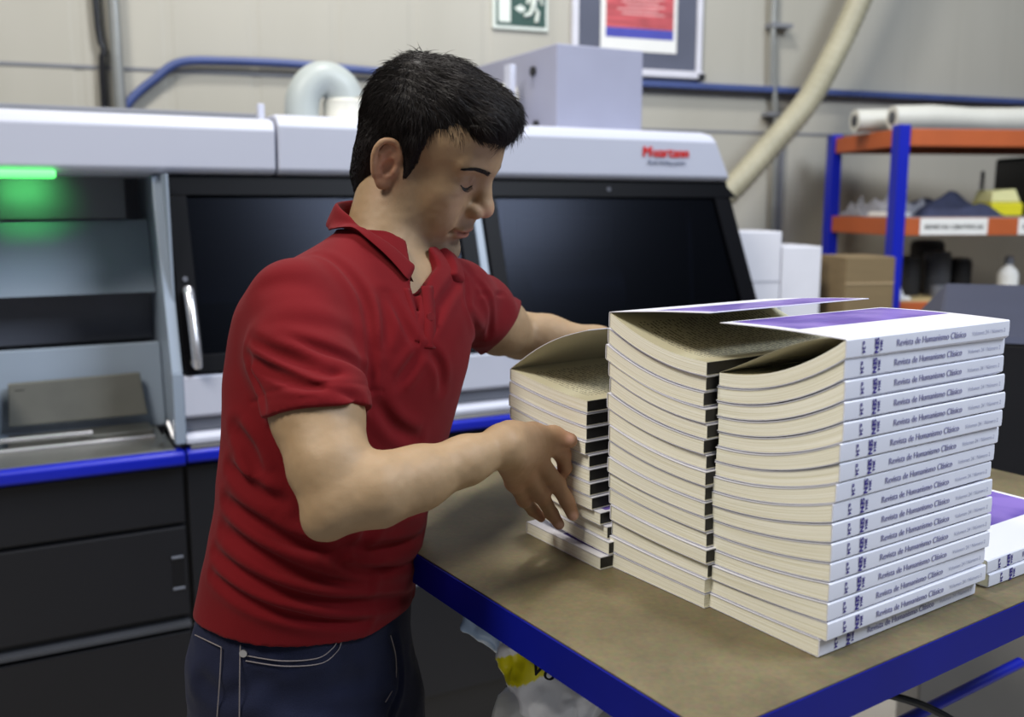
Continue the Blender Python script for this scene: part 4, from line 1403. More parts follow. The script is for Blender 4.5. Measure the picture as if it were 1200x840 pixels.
# ---- torso rows from silhouettes: (py, left px, right px, depth, yaw, A/B)
def torso_row(py, L, R, Y, yaw, ratio):
    c = PY((L + R) / 2, py, Y); half = (R - L) / 2 * Y / F * .985
    a = radians(yaw)
    B = half / sqrt((ratio * cos(a)) ** 2 + sin(a) ** 2)
    return (c[2], c[0], c[1], B * ratio, B, a)


SH = [torso_row(*r) for r in (
    (760, 243, 482, 1.100, 30, .68), (705, 241, 487, 1.100, 30, .68), (660, 250, 492, 1.100, 31, .68), (620, 258, 499, 1.103, 32, .68),
    (580, 266, 508, 1.106, 33, .68), (540, 271, 518, 1.110, 34, .68), (500, 276, 529, 1.115, 36, .68), (460, 278, 540, 1.120, 38, .68),
    (420, 281, 549, 1.128, 40, .68), (380, 290, 551, 1.138, 40, .66), (345, 310, 542, 1.150, 40, .62), (315, 345, 528, 1.162, 40, .60), (292, 378, 508, 1.172, 40, .62), (272, 402, 492, 1.182, 40, .7))]

RS = PY(347, 358, 1.045); LS = PY(533, 349, 1.262)            # shoulder joints
RE = PY(392, 586, .900); RW_ = PY(590, 523, 1.005)
LE = PY(604, 394, 1.49); LW = PY(735, 408, 1.43)
armR = [Cone(RS, PY(352, 410, 1.010), .043, .046, .02), Cone(PY(352, 410, 1.01), PY(372, 485, .960), .0465, .0445, .02),
        Cone(PY(372, 485, .96), PY(386, 545, .922), .0440, .0385, .02), Cone(PY(386, 545, .922), PY(398, 584, .905), .0370, .0330, .02),
        Ell(PY(382, 603, .895), (.0200, .020, .020), None, .02),
        Cone(PY(404, 582, .905), PY(440, 574, .915), .0310, .0340, .008), Cone(PY(440, 574, .915), PY(490, 560, .942), .0340, .0300, .02),
        Cone(PY(490, 560, .942), PY(545, 539, .975), .0295, .0225, .02), Cone(PY(545, 540, .975), PY(588, 523, 1.005), .0228, .0205, .02),
        Ell(PY(377, 613, .900), (.0130, .014, .012), None, .02)]
Rw = PY(590, 522, 1.006)
MCP = {'index': PY(640, 521, 1.090), 'middle': PY(629, 537, 1.078), 'ring': PY(615, 553, 1.070), 'little': PY(602, 565, 1.068)}
handR = []
for n_, r_ in (('index', .0118), ('middle', .0120), ('ring', .0112), ('little', .0100)):
    handR.append(Cone(Rw, MCP[n_], .0165, r_, .014))
handR.append(Cone(PY(600, 508, 1.03), PY(628, 514, 1.083), .0135, .0125, .014))
fing = {'middle': [(629, 537, 1.078), (652, 566, 1.096), (665, 588, 1.094), (671, 603, 1.093)],
        'ring': [(615, 553, 1.070), (634, 580, 1.090), (646, 601, 1.103), (655, 614, 1.106)],
        'little': [(602, 565, 1.068), (614, 585, 1.092), (625, 598, 1.115), (634, 606, 1.122)],
        'index': [(640, 521, 1.090), (659, 532, 1.106), (662, 548, 1.110), (656, 560, 1.116)]}
frad = {'middle': (.0112, .0100, .0088, .0074), 'ring': (.0105, .0094, .0082, .0068), 'little': (.0092, .0082, .0072, .0060), 'index': (.0105, .0095, .0084, .0070)}
for n_, P4 in fing.items():
    q = [PY(*p) for p in P4]
    for i in range(3): handR.append(Cone(q[i], q[i + 1], frad[n_][i], frad[n_][i + 1], .0035 if i else .007))
    handR.append(Ell(q[1], frad[n_][1] * 1.08, None, .004))
th = [PY(597, 512, 1.020), PY(624, 509, 1.075), PY(649, 511, 1.098), PY(668, 516, 1.096)]
for i, (ra, rb) in enumerate(((.0160, .0130), (.0128, .0112), (.0112, .0090))): handR.append(Cone(th[i], th[i + 1], ra, rb, .008))
handR.append(Ell(th[2], .0118, None, .004))
# tendons and creases
for n_ in ('middle', 'ring'):
    handR.append(Cone(Rw + (MCP[n_] - Rw) * .35 + np.array([0, -.010, .004]), MCP[n_] + np.array([0, -.006, .003]), .004, .005, .008))
nails = [(q, rr) for q, rr in ((PY(670, 513, 1.084), .0062), (PY(673, 606, 1.086), .0052), (PY(656, 616, 1.100), .0045))]

armL = [Cone(LS, PY(585, 382, 1.40), .042, .040, .02), Cone(PY(585, 382, 1.40), PY(608, 393, 1.475), .039, .033, .02),
        Cone(PY(608, 393, 1.475), PY(640, 396, 1.465), .033, .034, .02), Cone(PY(640, 396, 1.465), PY(700, 403, 1.445), .032, .024, .02),
        Cone(PY(700, 403, 1.445), PY(738, 410, 1.43), .024, .020, .02)]
handL = []
Lw_ = PY(738, 410, 1.43)
for i, (a, b, c, d) in enumerate((((772, 412, 1.400), (790, 432, 1.375), (786, 455, 1.365), (778, 468, 1.362)), ((776, 424, 1.410), (795, 446, 1.388), (790, 470, 1.375), (780, 484, 1.370)),
                                  ((774, 436, 1.418), (790, 460, 1.400), (786, 484, 1.385), (778, 496, 1.380)), ((768, 446, 1.424), (780, 468, 1.410), (777, 488, 1.398), (770, 500, 1.392)))):
    r0 = .0108 - .0008 * i
    handL.append(Cone(Lw_, PY(*a), .017, r0 + .001, .014))
    for p, q, ra, rb in ((a, b, r0, r0 * .9), (b, c, r0 * .9, r0 * .8), (c, d, r0 * .8, r0 * .7)): handL.append(Cone(PY(*p), PY(*q), ra, rb, .004))
for p, q, ra, rb in (((744, 404, 1.42), (758, 398, 1.39), .015, .0125), ((758, 398, 1.39), (764, 402, 1.36), .0125, .011), ((764, 402, 1.36), (766, 414, 1.335), .011, .009)): handL.append(Cone(PY(*p), PY(*q), ra, rb, .008))

torso_body = [Loft(SH, .03, grow=-.016), Cone(NC + np.array([-.02, 0, -.04]), RS + np.array([.02, .015, .0]), .045, .042, .03), Cone(NC + np.array([0, .01, -.045]), LS, .042, .040, .03),
              Ell(RS, .046, None, .02)]
hipsrow = [torso_row(*r) for r in ((840, 238, 492, 1.10, 30, .70), (790, 236, 486, 1.10, 30, .70), (745, 234, 480, 1.10, 30, .70), (708, 243, 479, 1.10, 30, .68), (680, 252, 474, 1.10, 30, .68))]
hipsrow.append((.80,) + tuple(np.array(hipsrow[0][1:]) * np.array([1, 1, .98, .98, 1])))
body_prims = torso_body + [Loft(hipsrow, .02, grow=-.018)] + armR + armL + neck + head + handR + handL
body_prims.sort(key=lambda p: 0)


def body_disp(P):
    d = .00035 * vnoise(P, 130, 1) 
    return d


V, Fq = surface(body_prims, (-.46, .78, .80), (.36, 1.62, 1.70), .0021, body_disp, .002)
V, Fq = biggest(V, Fq)

# skin tones by place on the body (they stay with the skin)
def skin_tones(V):
    base = np.array(srgb(152, 125, 93)[:3]); n = len(V)
    c = np.tile(base, (n, 1))
    L = ((V - HO) @ HM) / HS
    x, y, z = L.T
    near = (np.linalg.norm(L, axis=1) < .19)

    def mixin(mask, col, amt):
        nonlocal c
        a = (mask * amt)[:, None]; c = c * (1 - a) + np.array(srgb(*col)[:3]) * a
    g = lambda cx, cy, cz, rx, ry_, rz_: np.exp(-(((x - cx) / rx) ** 2 + ((np.abs(y) - cy) / ry_) ** 2 + ((z - cz) / rz_) ** 2)) * near
    st = vnoise(V, 700, 5) * .5 + .5
    beard = np.clip(g(.085, .0, -.095, .03, .035, .022) * 1.0 + g(.10, 0, -.046, .015, .022, .008) * .8 , 0, 1)
    jp = [np.array(q_) for q_ in ((.010, .062, -.022), (.026, .058, -.056), (.045, .045, -.086), (.080, .012, -.104), (.092, .0, -.096))]
    dj, _ = polydist(np.stack([x, np.abs(y), z], 1), jp)
    beard = np.clip(beard + .95 * np.exp(-(dj / .024) ** 2) * near, 0, 1)
    mixin(beard * (.55 + .45 * st), (98, 88, 74), .68)
    mixin(g(.010 - .02, .082, -.004, .022, .014, .034), (196, 128, 104), .55)
    mixin(g(.112, .0, -.022, .016, .016, .012), (200, 140, 116), .45)
    mixin(g(.080, .045, -.022, .025, .02, .018), (196, 152, 120), .18)
    lip = np.clip(1.15 - (((y / .0215) ** 2) + ((z + .0612) / .0095) ** 2), 0, 1) * (x > .088) * near
    mixin(np.minimum(lip * 2.2, 1), (162, 104, 88), .75)
    mixin(g(.086, .033, .006, .012, .020, .010), (146, 110, 88), .5)
    mixin(g(.0, .070, .055, .05, .02, .035), (150, 130, 105), .0)
    # hands redder over the joints, nails pale
    for n_, P4 in fing.items():
        for p in P4[0:3]:
            q = PY(*p); m = np.exp(-(np.linalg.norm(V - q, axis=1) / .012) ** 2)
            mixin(m, (184, 122, 98), .45)
        q = PY(*P4[3]); mixin(np.exp(-(np.linalg.norm(V - q, axis=1) / .012) ** 2), (190, 130, 108), .5)
    mixin(np.exp(-(np.linalg.norm(V - th[3], axis=1) / .016) ** 2), (190, 128, 106), .5)
    for q, rr in nails: mixin((np.clip(1.6 - np.linalg.norm(V - q, axis=1) / rr, 0, 1)), (216, 172, 156), .8)
    mh = np.clip(1.5 - np.linalg.norm(V - MCP['ring'], axis=1) / .075, 0, 1); mixin(mh, (160, 116, 92), .38)
    c *= (1 + .05 * vnoise(V, 60, 9) + .03 * vnoise(V, 240, 4))[:, None]
    return np.clip(c, 0, 1)


def skin_mat():
    m, nt, p, out = newmat('skin')
    N, L = nt.nodes, nt.links
    a = N.new('ShaderNodeVertexColor'); a.layer_name = 'tone'
    L.new(a.outputs['Color'], p.inputs['Base Color'])
    p.inputs['Roughness'].default_value = .6
    p.inputs['Subsurface Weight'].default_value = .06
    p.inputs['Subsurface Radius'].default_value = (1, .35, .2)
    p.inputs['Subsurface Scale'].default_value = .006
    tc = N.new('ShaderNodeTexCoord'); nz = N.new('ShaderNodeTexNoise'); nz.inputs['Scale'].default_value = 420; nz.inputs['Detail'].default_value = 3
    L.new(tc.outputs['Object'], nz.inputs['Vector'])
    bp = N.new('ShaderNodeBump'); bp.inputs['Strength'].default_value = .18; bp.inputs['Distance'].default_value = .0008
    L.new(nz.outputs['Fac'], bp.inputs['Height']); L.new(bp.outputs[0], p.inputs['Normal'])
    return m


M['skin'] = skin_mat()
body = skinobj('body', V, Fq, M['skin'], man, colors=skin_tones(V))


# ---- hair
def hair_mat():
    m, nt, p, out = newmat('dark_hair')
    N, L = nt.nodes, nt.links
    p.inputs['Base Color'].default_value = srgb(26, 21, 20)
    p.inputs['Roughness'].default_value = .55
    p.inputs['Specular IOR Level'].default_value = .22
    return m


M['hair'] = hair_mat()
hairp = [hE((-.005, 0, .045), (.0915, .0775, .0820), .01),
         hE((.022, 0, .083), (.070, .058, .045), .02),
         hE((.062, 0, .094), (.038, .052, .026), .02),
         hE((.079, -.010, .086), (.019, .046, .020), .015)]
for s in (-1, 1):
    hairp += [hC((.012, s * .0715, .035), (.014, s * .0690, -.010), .0085, .0050, .012),
              hC((-.045, s * .050, .0), (-.050, s * .034, -.045), .024, .018, .02)]
hairp += [hC((-.050, 0, .0), (-.044, 0, -.078), .034, .020, .03)]
for s in (-1, 1): hairp += [hC((-.042, s * .036, -.02), (-.036, s * .034, -.080), .022, .014, .02)]
# the face and the neck stay free of hair
hairp += [hE((.092, 0, .010), (.050, .090, .063), .008, '-', None),
          hE((.050, -.085, .020), (.032, .036, .052), .008, '-'), hE((.050, .085, .020), (.032, .036, .052), .008, '-'),
          hE((.040, 0, -.070), (.075, .12, .055), .010, '-')]
for s in (-1, 1): hairp += [hE((-.010, s * .086, -.010), (.023, .022, .034), .006, '-')]


def hair_disp(P):
    L = ((P - HO) @ HM) / HS
    x, y, z = L.T
    # locks sweep from the crown towards the forehead
    ang = np.arctan2(y, z - .03)
    q = np.stack([ang * 26 + 3.0 * vnoise(L, 22, 3), x * 22 + 0 * y, np.zeros_like(x)], 1)
    n1 = vnoise(q, 1.0, 11); q2 = np.stack([ang * 90 + 5 * vnoise(L, 30, 5), x * 40, z * 8], 1)
    n2 = vnoise(q2, 1.0, 12)
    low = vnoise(L, 34, 8)
    side = np.clip((z - .03) / .06, .12, 1)
    return (-.0020 * n1 - .0014 * n2 - .0026 * low) * side


V, Fq = surface(hairp, H(-.02, 0, .04) - .16, H(-.02, 0, .04) + .16, .0018, hair_disp, .008)
V, Fq = biggest(V, Fq)


def strands(V, Fq, n, seed, length, rad):
    """fine locks combed over the surface, 3-sided tapering"""
    rs = np.random.RandomState(seed)
    fc = V[Fq].mean(1); nn = np.cross(V[Fq[:, 2]] - V[Fq[:, 0]], V[Fq[:, 3]] - V[Fq[:, 1]])
    nn /= np.linalg.norm(nn, axis=1)[:, None] + 1e-12
    cc = V.mean(0); sgn = np.sign(((fc - cc) * nn).sum(1).mean()); nn *= sgn
    L = ((fc - HO) @ HM) / HS
    ok = np.nonzero(((fc - HO) * nn).sum(1) > 0)[0]
    k = rs.choice(ok, n); p = fc[k]; m = nn[k]; L = L[k]
    # combing: over the top forwards, down the sides and the back
    top = np.clip((L[:, 2] - .06) / .05, 0, 1)[:, None]; back = np.clip((-L[:, 0] - .01) / .05, 0, 1)[:, None]
    d = HF * (.9 * top + .25) * (1 - back) - HU * (1 - .8 * top) - HF * back * .25 + HL * (np.sign(L[:, 1:2]) * -.15 * top)
    d = d + rs.normal(0, .16, d.shape)
    d -= m * (d * m).sum(1)[:, None]; d /= np.linalg.norm(d, axis=1)[:, None]
    low = np.clip((L[:, 2] + .02) / .07, .25, 1)
    ln = length * rs.uniform(.6, 1.3, n) * low
    w = np.cross(d, m)
    vs = []; S = 4
    for i in range(S):
        t = i / (S - 1)
        c = p + d * (ln * t)[:, None] + m * (.0002 + .0026 * low * sin(pi * min(t * .8 + .1, 1)) - .0004)[:, None]
        r = rad * (1 - .85 * t)
        for a in range(3):
            an = 2 * pi * a / 3
            vs.append(c + r * (cos(an) * w + sin(an) * m))
    A = np.stack(vs, 1).reshape(-1, 3)
    base = np.arange(n)[:, None] * (S * 3)
    q = []
    for i in range(S - 1):
        for a in range(3): q.append(np.stack([base[:, 0] + i * 3 + a, base[:, 0] + i * 3 + (a + 1) % 3, base[:, 0] + (i + 1) * 3 + (a + 1) % 3, base[:, 0] + (i + 1) * 3 + a], 1))
    return A, np.concatenate(q)


A, Q_ = strands(V, Fq, 15000, 3, .017, .00042)
skinobj('hair', np.concatenate([V, A]), np.concatenate([Fq, Q_ + len(V)]), M['hair'], body)

# eyebrows and lashes: short strokes lying on the skin
hb = [p for p in head]


def on_head(x, y, z, lift=.0006):
    """push a point outwards along the face's forward axis until it sits on the skin"""
    p = H(x, y, z); d = HM @ nrm(np.array([1.0, 1.2 * np.sign(y) * min(1, abs(y) / .05), 0.0]))
    q = p + d * .05
    for _ in range(60):
        s = combine(hb, q[None])[0]
        if s < lift: break
        q = q - d * max(s - lift, .0001) * .7
    return q


rnd = random.Random(4)
for s in (-1, 1):
    g = G()
    for k in range(170):
        t = rnd.random()
        yy = s * (.010 + .050 * t); zz = .0285 + .0095 * sin(pi * min(t * 1.05, 1) * .62) - .006 * t * t + rnd.uniform(-.0030, .0030) * (1 - .6 * t)
        a = on_head(.08, yy, zz, .0004); b = on_head(.08, yy + s * .0065, zz + .0022 - .004 * t, .0009)
        g.tube([a, (a + b) / 2 + HF * .0006, b], [.00055, .00045, .0002], 5)
    g.build('eyebrow', M['hair'], body, smooth=True)
for s in (-1, 1):
    g = G()
    for k in range(18):
        t = k / 17
        yy = s * (.0205 + .0255 * t); zz = .0075 - .0030 * sin(pi * t) - .002 * (1 - t)
        a = on_head(.08, yy, zz, .0002); b = a + HM @ np.array([.0042, s * (t - .4) * .004, -.0034]) * HS
        g.tube([a, b], [.0004, .0002], 5)
    pts = [on_head(.08, s * (.0185 + .0300 * t / 10), .0077 - .0030 * sin(pi * t / 10) - .002 * (1 - t / 10), .0002) for t in range(11)]
    g.tube(pts, .0007, 6)
    g.build('eyelashes', M['hair'], body, smooth=True)


# ---- shirt
def cloth_mat(name, col, scale, rough=.8, bump=.25, vary=.08):
    m, nt, p, out = newmat(name)
    N, L = nt.nodes, nt.links
    tc = N.new('ShaderNodeTexCoord')
    n1 = N.new('ShaderNodeTexNoise'); n1.inputs['Scale'].default_value = scale; n1.inputs['Detail'].default_value = 2
    n2 = N.new('ShaderNodeTexNoise'); n2.inputs['Scale'].default_value = 14; n2.inputs['Detail'].default_value = 4
    for n in (n1, n2): L.new(tc.outputs['Object'], n.inputs['Vector'])
    mr = N.new('ShaderNodeMapRange'); mr.inputs['To Min'].default_value = 1 - vary * 2; mr.inputs['To Max'].default_value = 1 + vary * 2
    L.new(n2.outputs['Fac'], mr.inputs['Value'])
    sc = N.new('ShaderNodeVectorMath'); sc.operation = 'SCALE'; sc.inputs[0].default_value = col[:3]; L.new(mr.outputs[0], sc.inputs['Scale'])
    L.new(sc.outputs[0], p.inputs['Base Color'])
    p.inputs['Roughness'].default_value = rough; p.inputs['Sheen Weight'].default_value = .03; p.inputs['Specular IOR Level'].default_value = .2
    bp = N.new('ShaderNodeBump'); bp.inputs['Strength'].default_value = bump; bp.inputs['Distance'].default_value = .001
    L.new(n1.outputs['Fac'], bp.inputs['Height']); L.new(bp.outputs[0], p.inputs['Normal'])
    return m


M['red_cloth'] = cloth_mat('red_pique', srgb(102, 7, 15), 900, .9)
M['denim'] = cloth_mat('dark_blue_denim', srgb(24, 28, 50), 700, .85, .5, .3)
M['stitch'] = mat('pale_stitching', srgb(120, 112, 112), .8)
M['rivet'] = mat('steel_rivet', srgb(190, 190, 195), .3, metal=.9)

slR = [RS, PY(352, 412, 1.008), PY(373, 484, .962), PY(380, 510, .945)]
slL = [LS, PY(560, 365, 1.33), PY(588, 384, 1.405), PY(598, 391, 1.43)]
shirt0 = [Loft(SH, .03), Cone(NC + TFv * -.022 + np.array([0, 0, -.048]), RS, .047, .0490, .05), Cone(NC + TFv * -.01 + TLv * .02 + np.array([0, 0, -.062]), LS, .043, .050, .04)]
sleeve_R = [
          Cone(slR[0], slR[1], .0500, .0545, .02), Cone(slR[1], slR[2], .0545, .0525, .015), Cone(slR[2], slR[3], .0530, .0520, .01),
]
sleeve_L = [Cone(slL[0], slL[1], .0500, .0490, .02), Cone(slL[1], slL[2], .0485, .0480, .015), Cone(slL[2], slL[3], .0480, .0475, .01)]
torso0 = list(shirt0); shirt0 = torso0 + sleeve_R + sleeve_L
axR = nrm(slR[3] - slR[1]); axL = nrm(slL[3] - slL[1])
vr = nrm(slR[2] - np.array([0, 0, CZ])); axR = nrm(axR - .85 * (axR @ vr) * vr); vr = nrm(slL[2] - np.array([0, 0, CZ])); axL = nrm(axL - .85 * (axL @ vr) * vr)
def cuffn(pa, pb, o, ax):
    a_, b_ = PY(*pa), PY(*pb); v_r = nrm(o - np.array([0, 0, CZ])); n_ = nrm(np.cross(b_ - a_, v_r))
    if n_ @ ax < 0: n_ = -n_
    return nrm(n_ + .12 * v_r * np.sign(ax @ v_r))
axR = cuffn((315, 488, .96), (433, 477, .96), slR[2], axR); axL = cuffn((609, 352, 1.4), (562, 412, 1.4), slL[2], axL)
sleeve_R += [Cut(slR[2] + axR * -.001, axR, .14)]; sleeve_L += [Cut(slL[2], axL, .14)]
shirt = torso0 + [Group(sleeve_R, .012), Group(sleeve_L, .012)]
h0, h1, h2 = PY(480, 731, 1.10), PY(241, 697, 1.10), PY(385, 747, 1.012)
HN = nrm(np.cross(h1 - h0, h2 - h0)); HN = HN if HN[2] < 0 else -HN
shirt += [Half(h0, HN)]
# neck hole and the open placket
shirt += [Cone(NC + np.array([-.006, 0, -.035]), H(-.03, 0, -.02) + np.array([0, 0, .04]), .0575, .062, .006, '-')]
vtop = hit(shirt0, 486, 330); vbot = hit(shirt0, 490, 402)
shirt += [Cone(NC + TFv * .055 + np.array([0, 0, -.020]), vtop + np.array([0, 0, -.010]), .024, .008, .008, '-')]
if vtop is not None: shirt += [Cone(vtop, vbot, .0055, .0028, .003, '-')]

FOLDS = []


def fold(pts, w, h, r=.9):
    q = [hit(shirt0, *p) for p in pts]
    if any(p is None for p in q): return
    q, _ = catmull(q, [0] * len(q), 4)
    h = h * 1.3; w = w * .85
    FOLDS.append((np.array(q), w, h, r, np.array(q).mean(0), max(np.linalg.norm(np.array(q) - np.array(q).mean(0), axis=1)) + w * 4))


for f_ in (
    ([(288, 412), (315, 432), (360, 452), (424, 470)], .007, .0045), ([(292, 398), (335, 418), (385, 440), (430, 452)], .008, .0035), ([(330, 395), (375, 410), (412, 425), (432, 440)], .007, .003),
    ([(290, 420), (300, 445), (312, 478)], .007, .004), ([(318, 470), (370, 466), (432, 462)], .003, .0018),
    ([(372, 296), (405, 318), (426, 352), (434, 400), (434, 455)], .007, .0035), ([(320, 310), (350, 296), (385, 300)], .006, .002),
    ([(446, 345), (452, 375), (448, 410)], .008, .003), ([(455, 345), (470, 375), (484, 402)], .007, .003),
    ([(502, 410), (515, 430), (518, 455)], .008, .003), ([(492, 410), (478, 432), (466, 448)], .008, .003),
    ([(276, 500), (292, 525), (305, 560)], .009, .005), ([(270, 545), (295, 570), (330, 588)], .008, .005), ([(265, 585), (300, 610), (345, 636), (400, 648)], .008, .0055),
    ([(262, 618), (310, 650), (365, 676), (430, 684)], .009, .0055), ([(252, 645), (300, 680), (360, 700), (440, 706), (485, 695)], .008, .005), ([(250, 672), (290, 702), (350, 722), (430, 728)], .007, .0045),
    ([(400, 640), (440, 645), (495, 625)], .009, .004), ([(380, 655), (430, 668), (490, 655)], .008, .004), ([(420, 640), (450, 600), (500, 590)], .010, .004),
    ([(440, 470), (462, 500), (490, 515)], .009, .0035),
    ([(560, 330), (575, 355), (572, 395)], .006, .0025), ([(545, 330), (552, 370), (560, 405)], .008, .003), ([(540, 320), (520, 350), (500, 390)], .008, .003), ([(560, 345), (590, 345)], .004, .0015),
    ([(300, 340), (330, 330), (370, 335)], .012, .0015), ([(320, 380), (370, 380), (420, 400)], .012, .002)):
    fold(*f_)
cuffs = [(slR[2] - axR * .022, axR), (slL[2] - axL * .018, axL)]


def shirt_disp(P):
    d = np.zeros(len(P))
    for q, w_, h_, r_, c, rad in FOLDS:
        m = np.linalg.norm(P - c, axis=1) < rad
        if not m.any(): continue
        dd, t = polydist(P[m], q)
        fade = np.sin(pi * np.clip(t, .03, .97)) ** .5
        d[m] += fade * h_ * (np.exp(-(dd / w_) ** 2) - .55 * np.exp(-((dd - 1.9 * w_) / (w_ * 1.1)) ** 2))
    d += -.0020 * vnoise(P * np.array([1, 1, 1.3]), 13, 21) - .0006 * vnoise(P, 37, 22)
    for o_, a in cuffs:      # seam of the ribbed cuff
        s = (P - o_) @ a
        m = np.linalg.norm(P - o_, axis=1) < .08
        d += m * .0012 * np.exp(-(s / .0022) ** 2)
    return d


V, Fq = surface(shirt, (-.44, .84, .98), (.05, 1.48, 1.50), .0025, shirt_disp, .010)
V, Fq = biggest(V, Fq)
shirt_o = skinobj('polo_shirt', V, Fq, M['red_cloth'], body)


# collar: a folded band with two leaves
def collar():
    zt = lambda a: np.interp(abs(a), [0, 30, 60, 90, 120, 180], [1.381, 1.396, 1.430, 1.458, 1.471, 1.476])
    zl = lambda a: np.interp(a, [5, 20, 50, 80, 110], [0, .013, .012, .006, 0])
    N = 60; rows = []
    for i in range(N + 1):
        s = -1 + 2 * i / N
        sg = -1 if s < 0 else 1
        t = 1 - abs(s)                     # 0 at the front ends, 1 at the back
        pt = 180 * (1 - abs(s)) if False else 0
        a_top = sg * (20 + (180 - 20) * t) if True else 0
        a_bot = sg * (38 + (180 - 38) * t)
        def ring(a, r, z):
            ar = radians(a)
            z = z - (zl(a) if r > .03 and r < .07 else 0)
            return NC * np.array([1, 1, 0]) + r * (cos(ar) * TFv + sin(ar) * TLv) + np.array([0, 0, z])
        zb = np.interp(abs(a_bot), [38, 50, 60, 90, 120, 180], [1.368, 1.388, 1.402, 1.430, 1.443, 1.446])
        rb = np.interp(abs(a_bot), [38, 60, 90, 120, 180], [.088, .083, .074, .0745, .076])
        rt = .0605
        top = ring(a_top, rt, zt(a_top)); bot = ring(a_bot, rb, zb)
        inn = ring(a_top, rt - .004, zt(a_top) - .024)
        mid = (top + bot) / 2 + (ring((a_top + a_bot) / 2, 1, 0) - NC * np.array([1, 1, 0])) * .0012 + np.array([0, 0, .001])
        th_ = nrm(ring((a_top + a_bot) / 2, 1, 0) - NC * np.array([1, 1, 0])) * .0022
        outer = [inn - th_ * .5, ring(a_top, rt - .0035, zt(a_top) - .004), top + np.array([0, 0, .002]), ring(a_top, rt + .0035, zt(a_top) - .002) * .8 + mid * .2, mid, (mid + bot) / 2 + th_ * .6, bot + th_ * .2]
        inner = [bot - th_ + np.array([0, 0, .001]), (mid + bot) / 2 - th_, mid - th_ * 1.4, ring(a_top, rt + .0008, zt(a_top) - .006), inn + th_]
        rows.append(outer + inner)
    n = len(rows[0]); vs = np.array([p for r in rows for p in r])
    for _ in range(3):
        dd = combine(shirt0, vs); e = 5e-4
        gr = np.stack([combine(shirt0, vs + np.eye(3)[i] * e) - combine(shirt0, vs - np.eye(3)[i] * e) for i in range(3)], 1)
        gr /= np.linalg.norm(gr, axis=1)[:, None] + 1e-9
        want = np.array([(.0058 if 2 < j < 7 else (.0030 if j in (7, 8) else -.02)) for r in rows for j in range(n)])
        push = np.clip(want - dd, 0, .03)
        vs = vs + gr * push[:, None]
    fs = [(i * n + j, i * n + (j + 1) % n, (i + 1) * n + (j + 1) % n, (i + 1) * n + j) for i in range(N) for j in range(n)]
    fs += [tuple(range(n)), tuple(N * n + j for j in reversed(range(n)))]
    o = mobj('collar', vs, fs, M['red_cloth'], shirt_o, smooth=True)
    b = o.modifiers.new('s', 'SUBSURF'); b.levels = 2; b.render_levels = 2
collar()


def on_cloth(prims, px, py, lift=.0015):
    p = hit(prims, px, py)
    k = 0
    while p is None and k < 30: k += 1; p = hit(prims, px + (360 - px) * .01 * k, py + 1.5 * k)
    e = 5e-4
    n = np.array([combine(prims, (p + np.eye(3)[i] * e)[None])[0] - combine(prims, (p - np.eye(3)[i] * e)[None])[0] for i in range(3)])
    return p + nrm(n) * lift


def strip(name, pts, wpx, material, parent, lift=.0022, thick=.0018, prims=None, side=(1, 0)):
    """narrow raised band of cloth lying on the garment"""
    q = [on_cloth(prims, x, y, lift) for x, y in pts]; q2 = [on_cloth(prims, x + wpx * side[0], y + wpx * side[1], lift) for x, y in pts]
    q, _ = catmull(q, [0] * len(q), 4); q2, _ = catmull(q2, [0] * len(q2), 4)
    vs = []; n = len(q)
    for a, b in zip(q, q2):
        nn = np.cross(b - a, (q[-1] - q[0])); nn = nrm(nn)
        if nn[1] > 0: nn = -nn
        vs += [a, (a + b) / 2 + nn * thick * .4, b, b - nn * thick, a - nn * thick]
    fs = [(i * 5 + j, i * 5 + (j + 1) % 5, (i + 1) * 5 + (j + 1) % 5, (i + 1) * 5 + j) for i in range(n - 1) for j in range(5)]
    fs += [(0, 1, 2, 3, 4), tuple((n - 1) * 5 + j for j in (4, 3, 2, 1, 0))]
    return mobj(name, vs, fs, material, parent, smooth=True)


strip('placket', [(493, 336), (495, 355), (496, 375), (496, 395), (496, 408)], 13, M['red_cloth'], shirt_o, .0025, .0025, shirt0)
strip('placket', [(472, 338), (478, 358), (483, 380), (486, 400)], 8, M['red_cloth'], shirt_o, .0010, .0025, shirt0)
bt = on_cloth(shirt0, 502, 372, .004)
g = G(); g.tube([bt, bt + np.array([.001, -.0022, 0])], .0048, 14); g.build('button', mat('red_button', srgb(120, 30, 36), .3), shirt_o)

# ---- jeans
hips = [Loft(hipsrow, .03),
        Cone((-.280, 1.045, .82), (-.255, 1.03, .47), .080, .066, .05), Cone((-.255, 1.03, .47), (-.27, 1.06, .06), .066, .056, .03),
        Cone((-.205, 1.155, .82), (-.165, 1.19, .47), .076, .064, .05), Cone((-.165, 1.19, .47), (-.185, 1.225, .06), .064, .055, .03),
        Half((0, 0, .035), (0, 0, -1)), Half(PY(300, 680, 1.10), -HN)]
JF = []
def jfold(pts, w, h):
    q = [hit(hips, *p) for p in pts]; q, _ = catmull(q, [0] * len(q), 4); JF.append((np.array(q), w, h))
for f_ in (([(290, 772), (330, 778), (375, 774), (392, 758)], .0030, .0022), ([(232, 742), (255, 752), (263, 760)], .003, .002), ([(462, 745), (468, 790), (455, 838)], .005, .004),
           ([(286, 725), (284, 780), (283, 838)], .0025, .0018), ([(300, 800), (360, 812), (440, 800)], .014, .004), ([(330, 828), (400, 836), (450, 822)], .012, .004), ([(240, 800), (262, 815), (280, 812)], .010, .004)):
    jfold(*f_)


def jean_disp(P):
    d = -.0035 * vnoise(P * np.array([1, 1, .8]), 14, 31) - .0012 * vnoise(P, 50, 32)
    for q, w_, h_ in JF:
        dd, t = polydist(P, q); d += h_ * (np.exp(-(dd / w_) ** 2) - .4 * np.exp(-((dd - 2 * w_) / w_) ** 2))
    return d


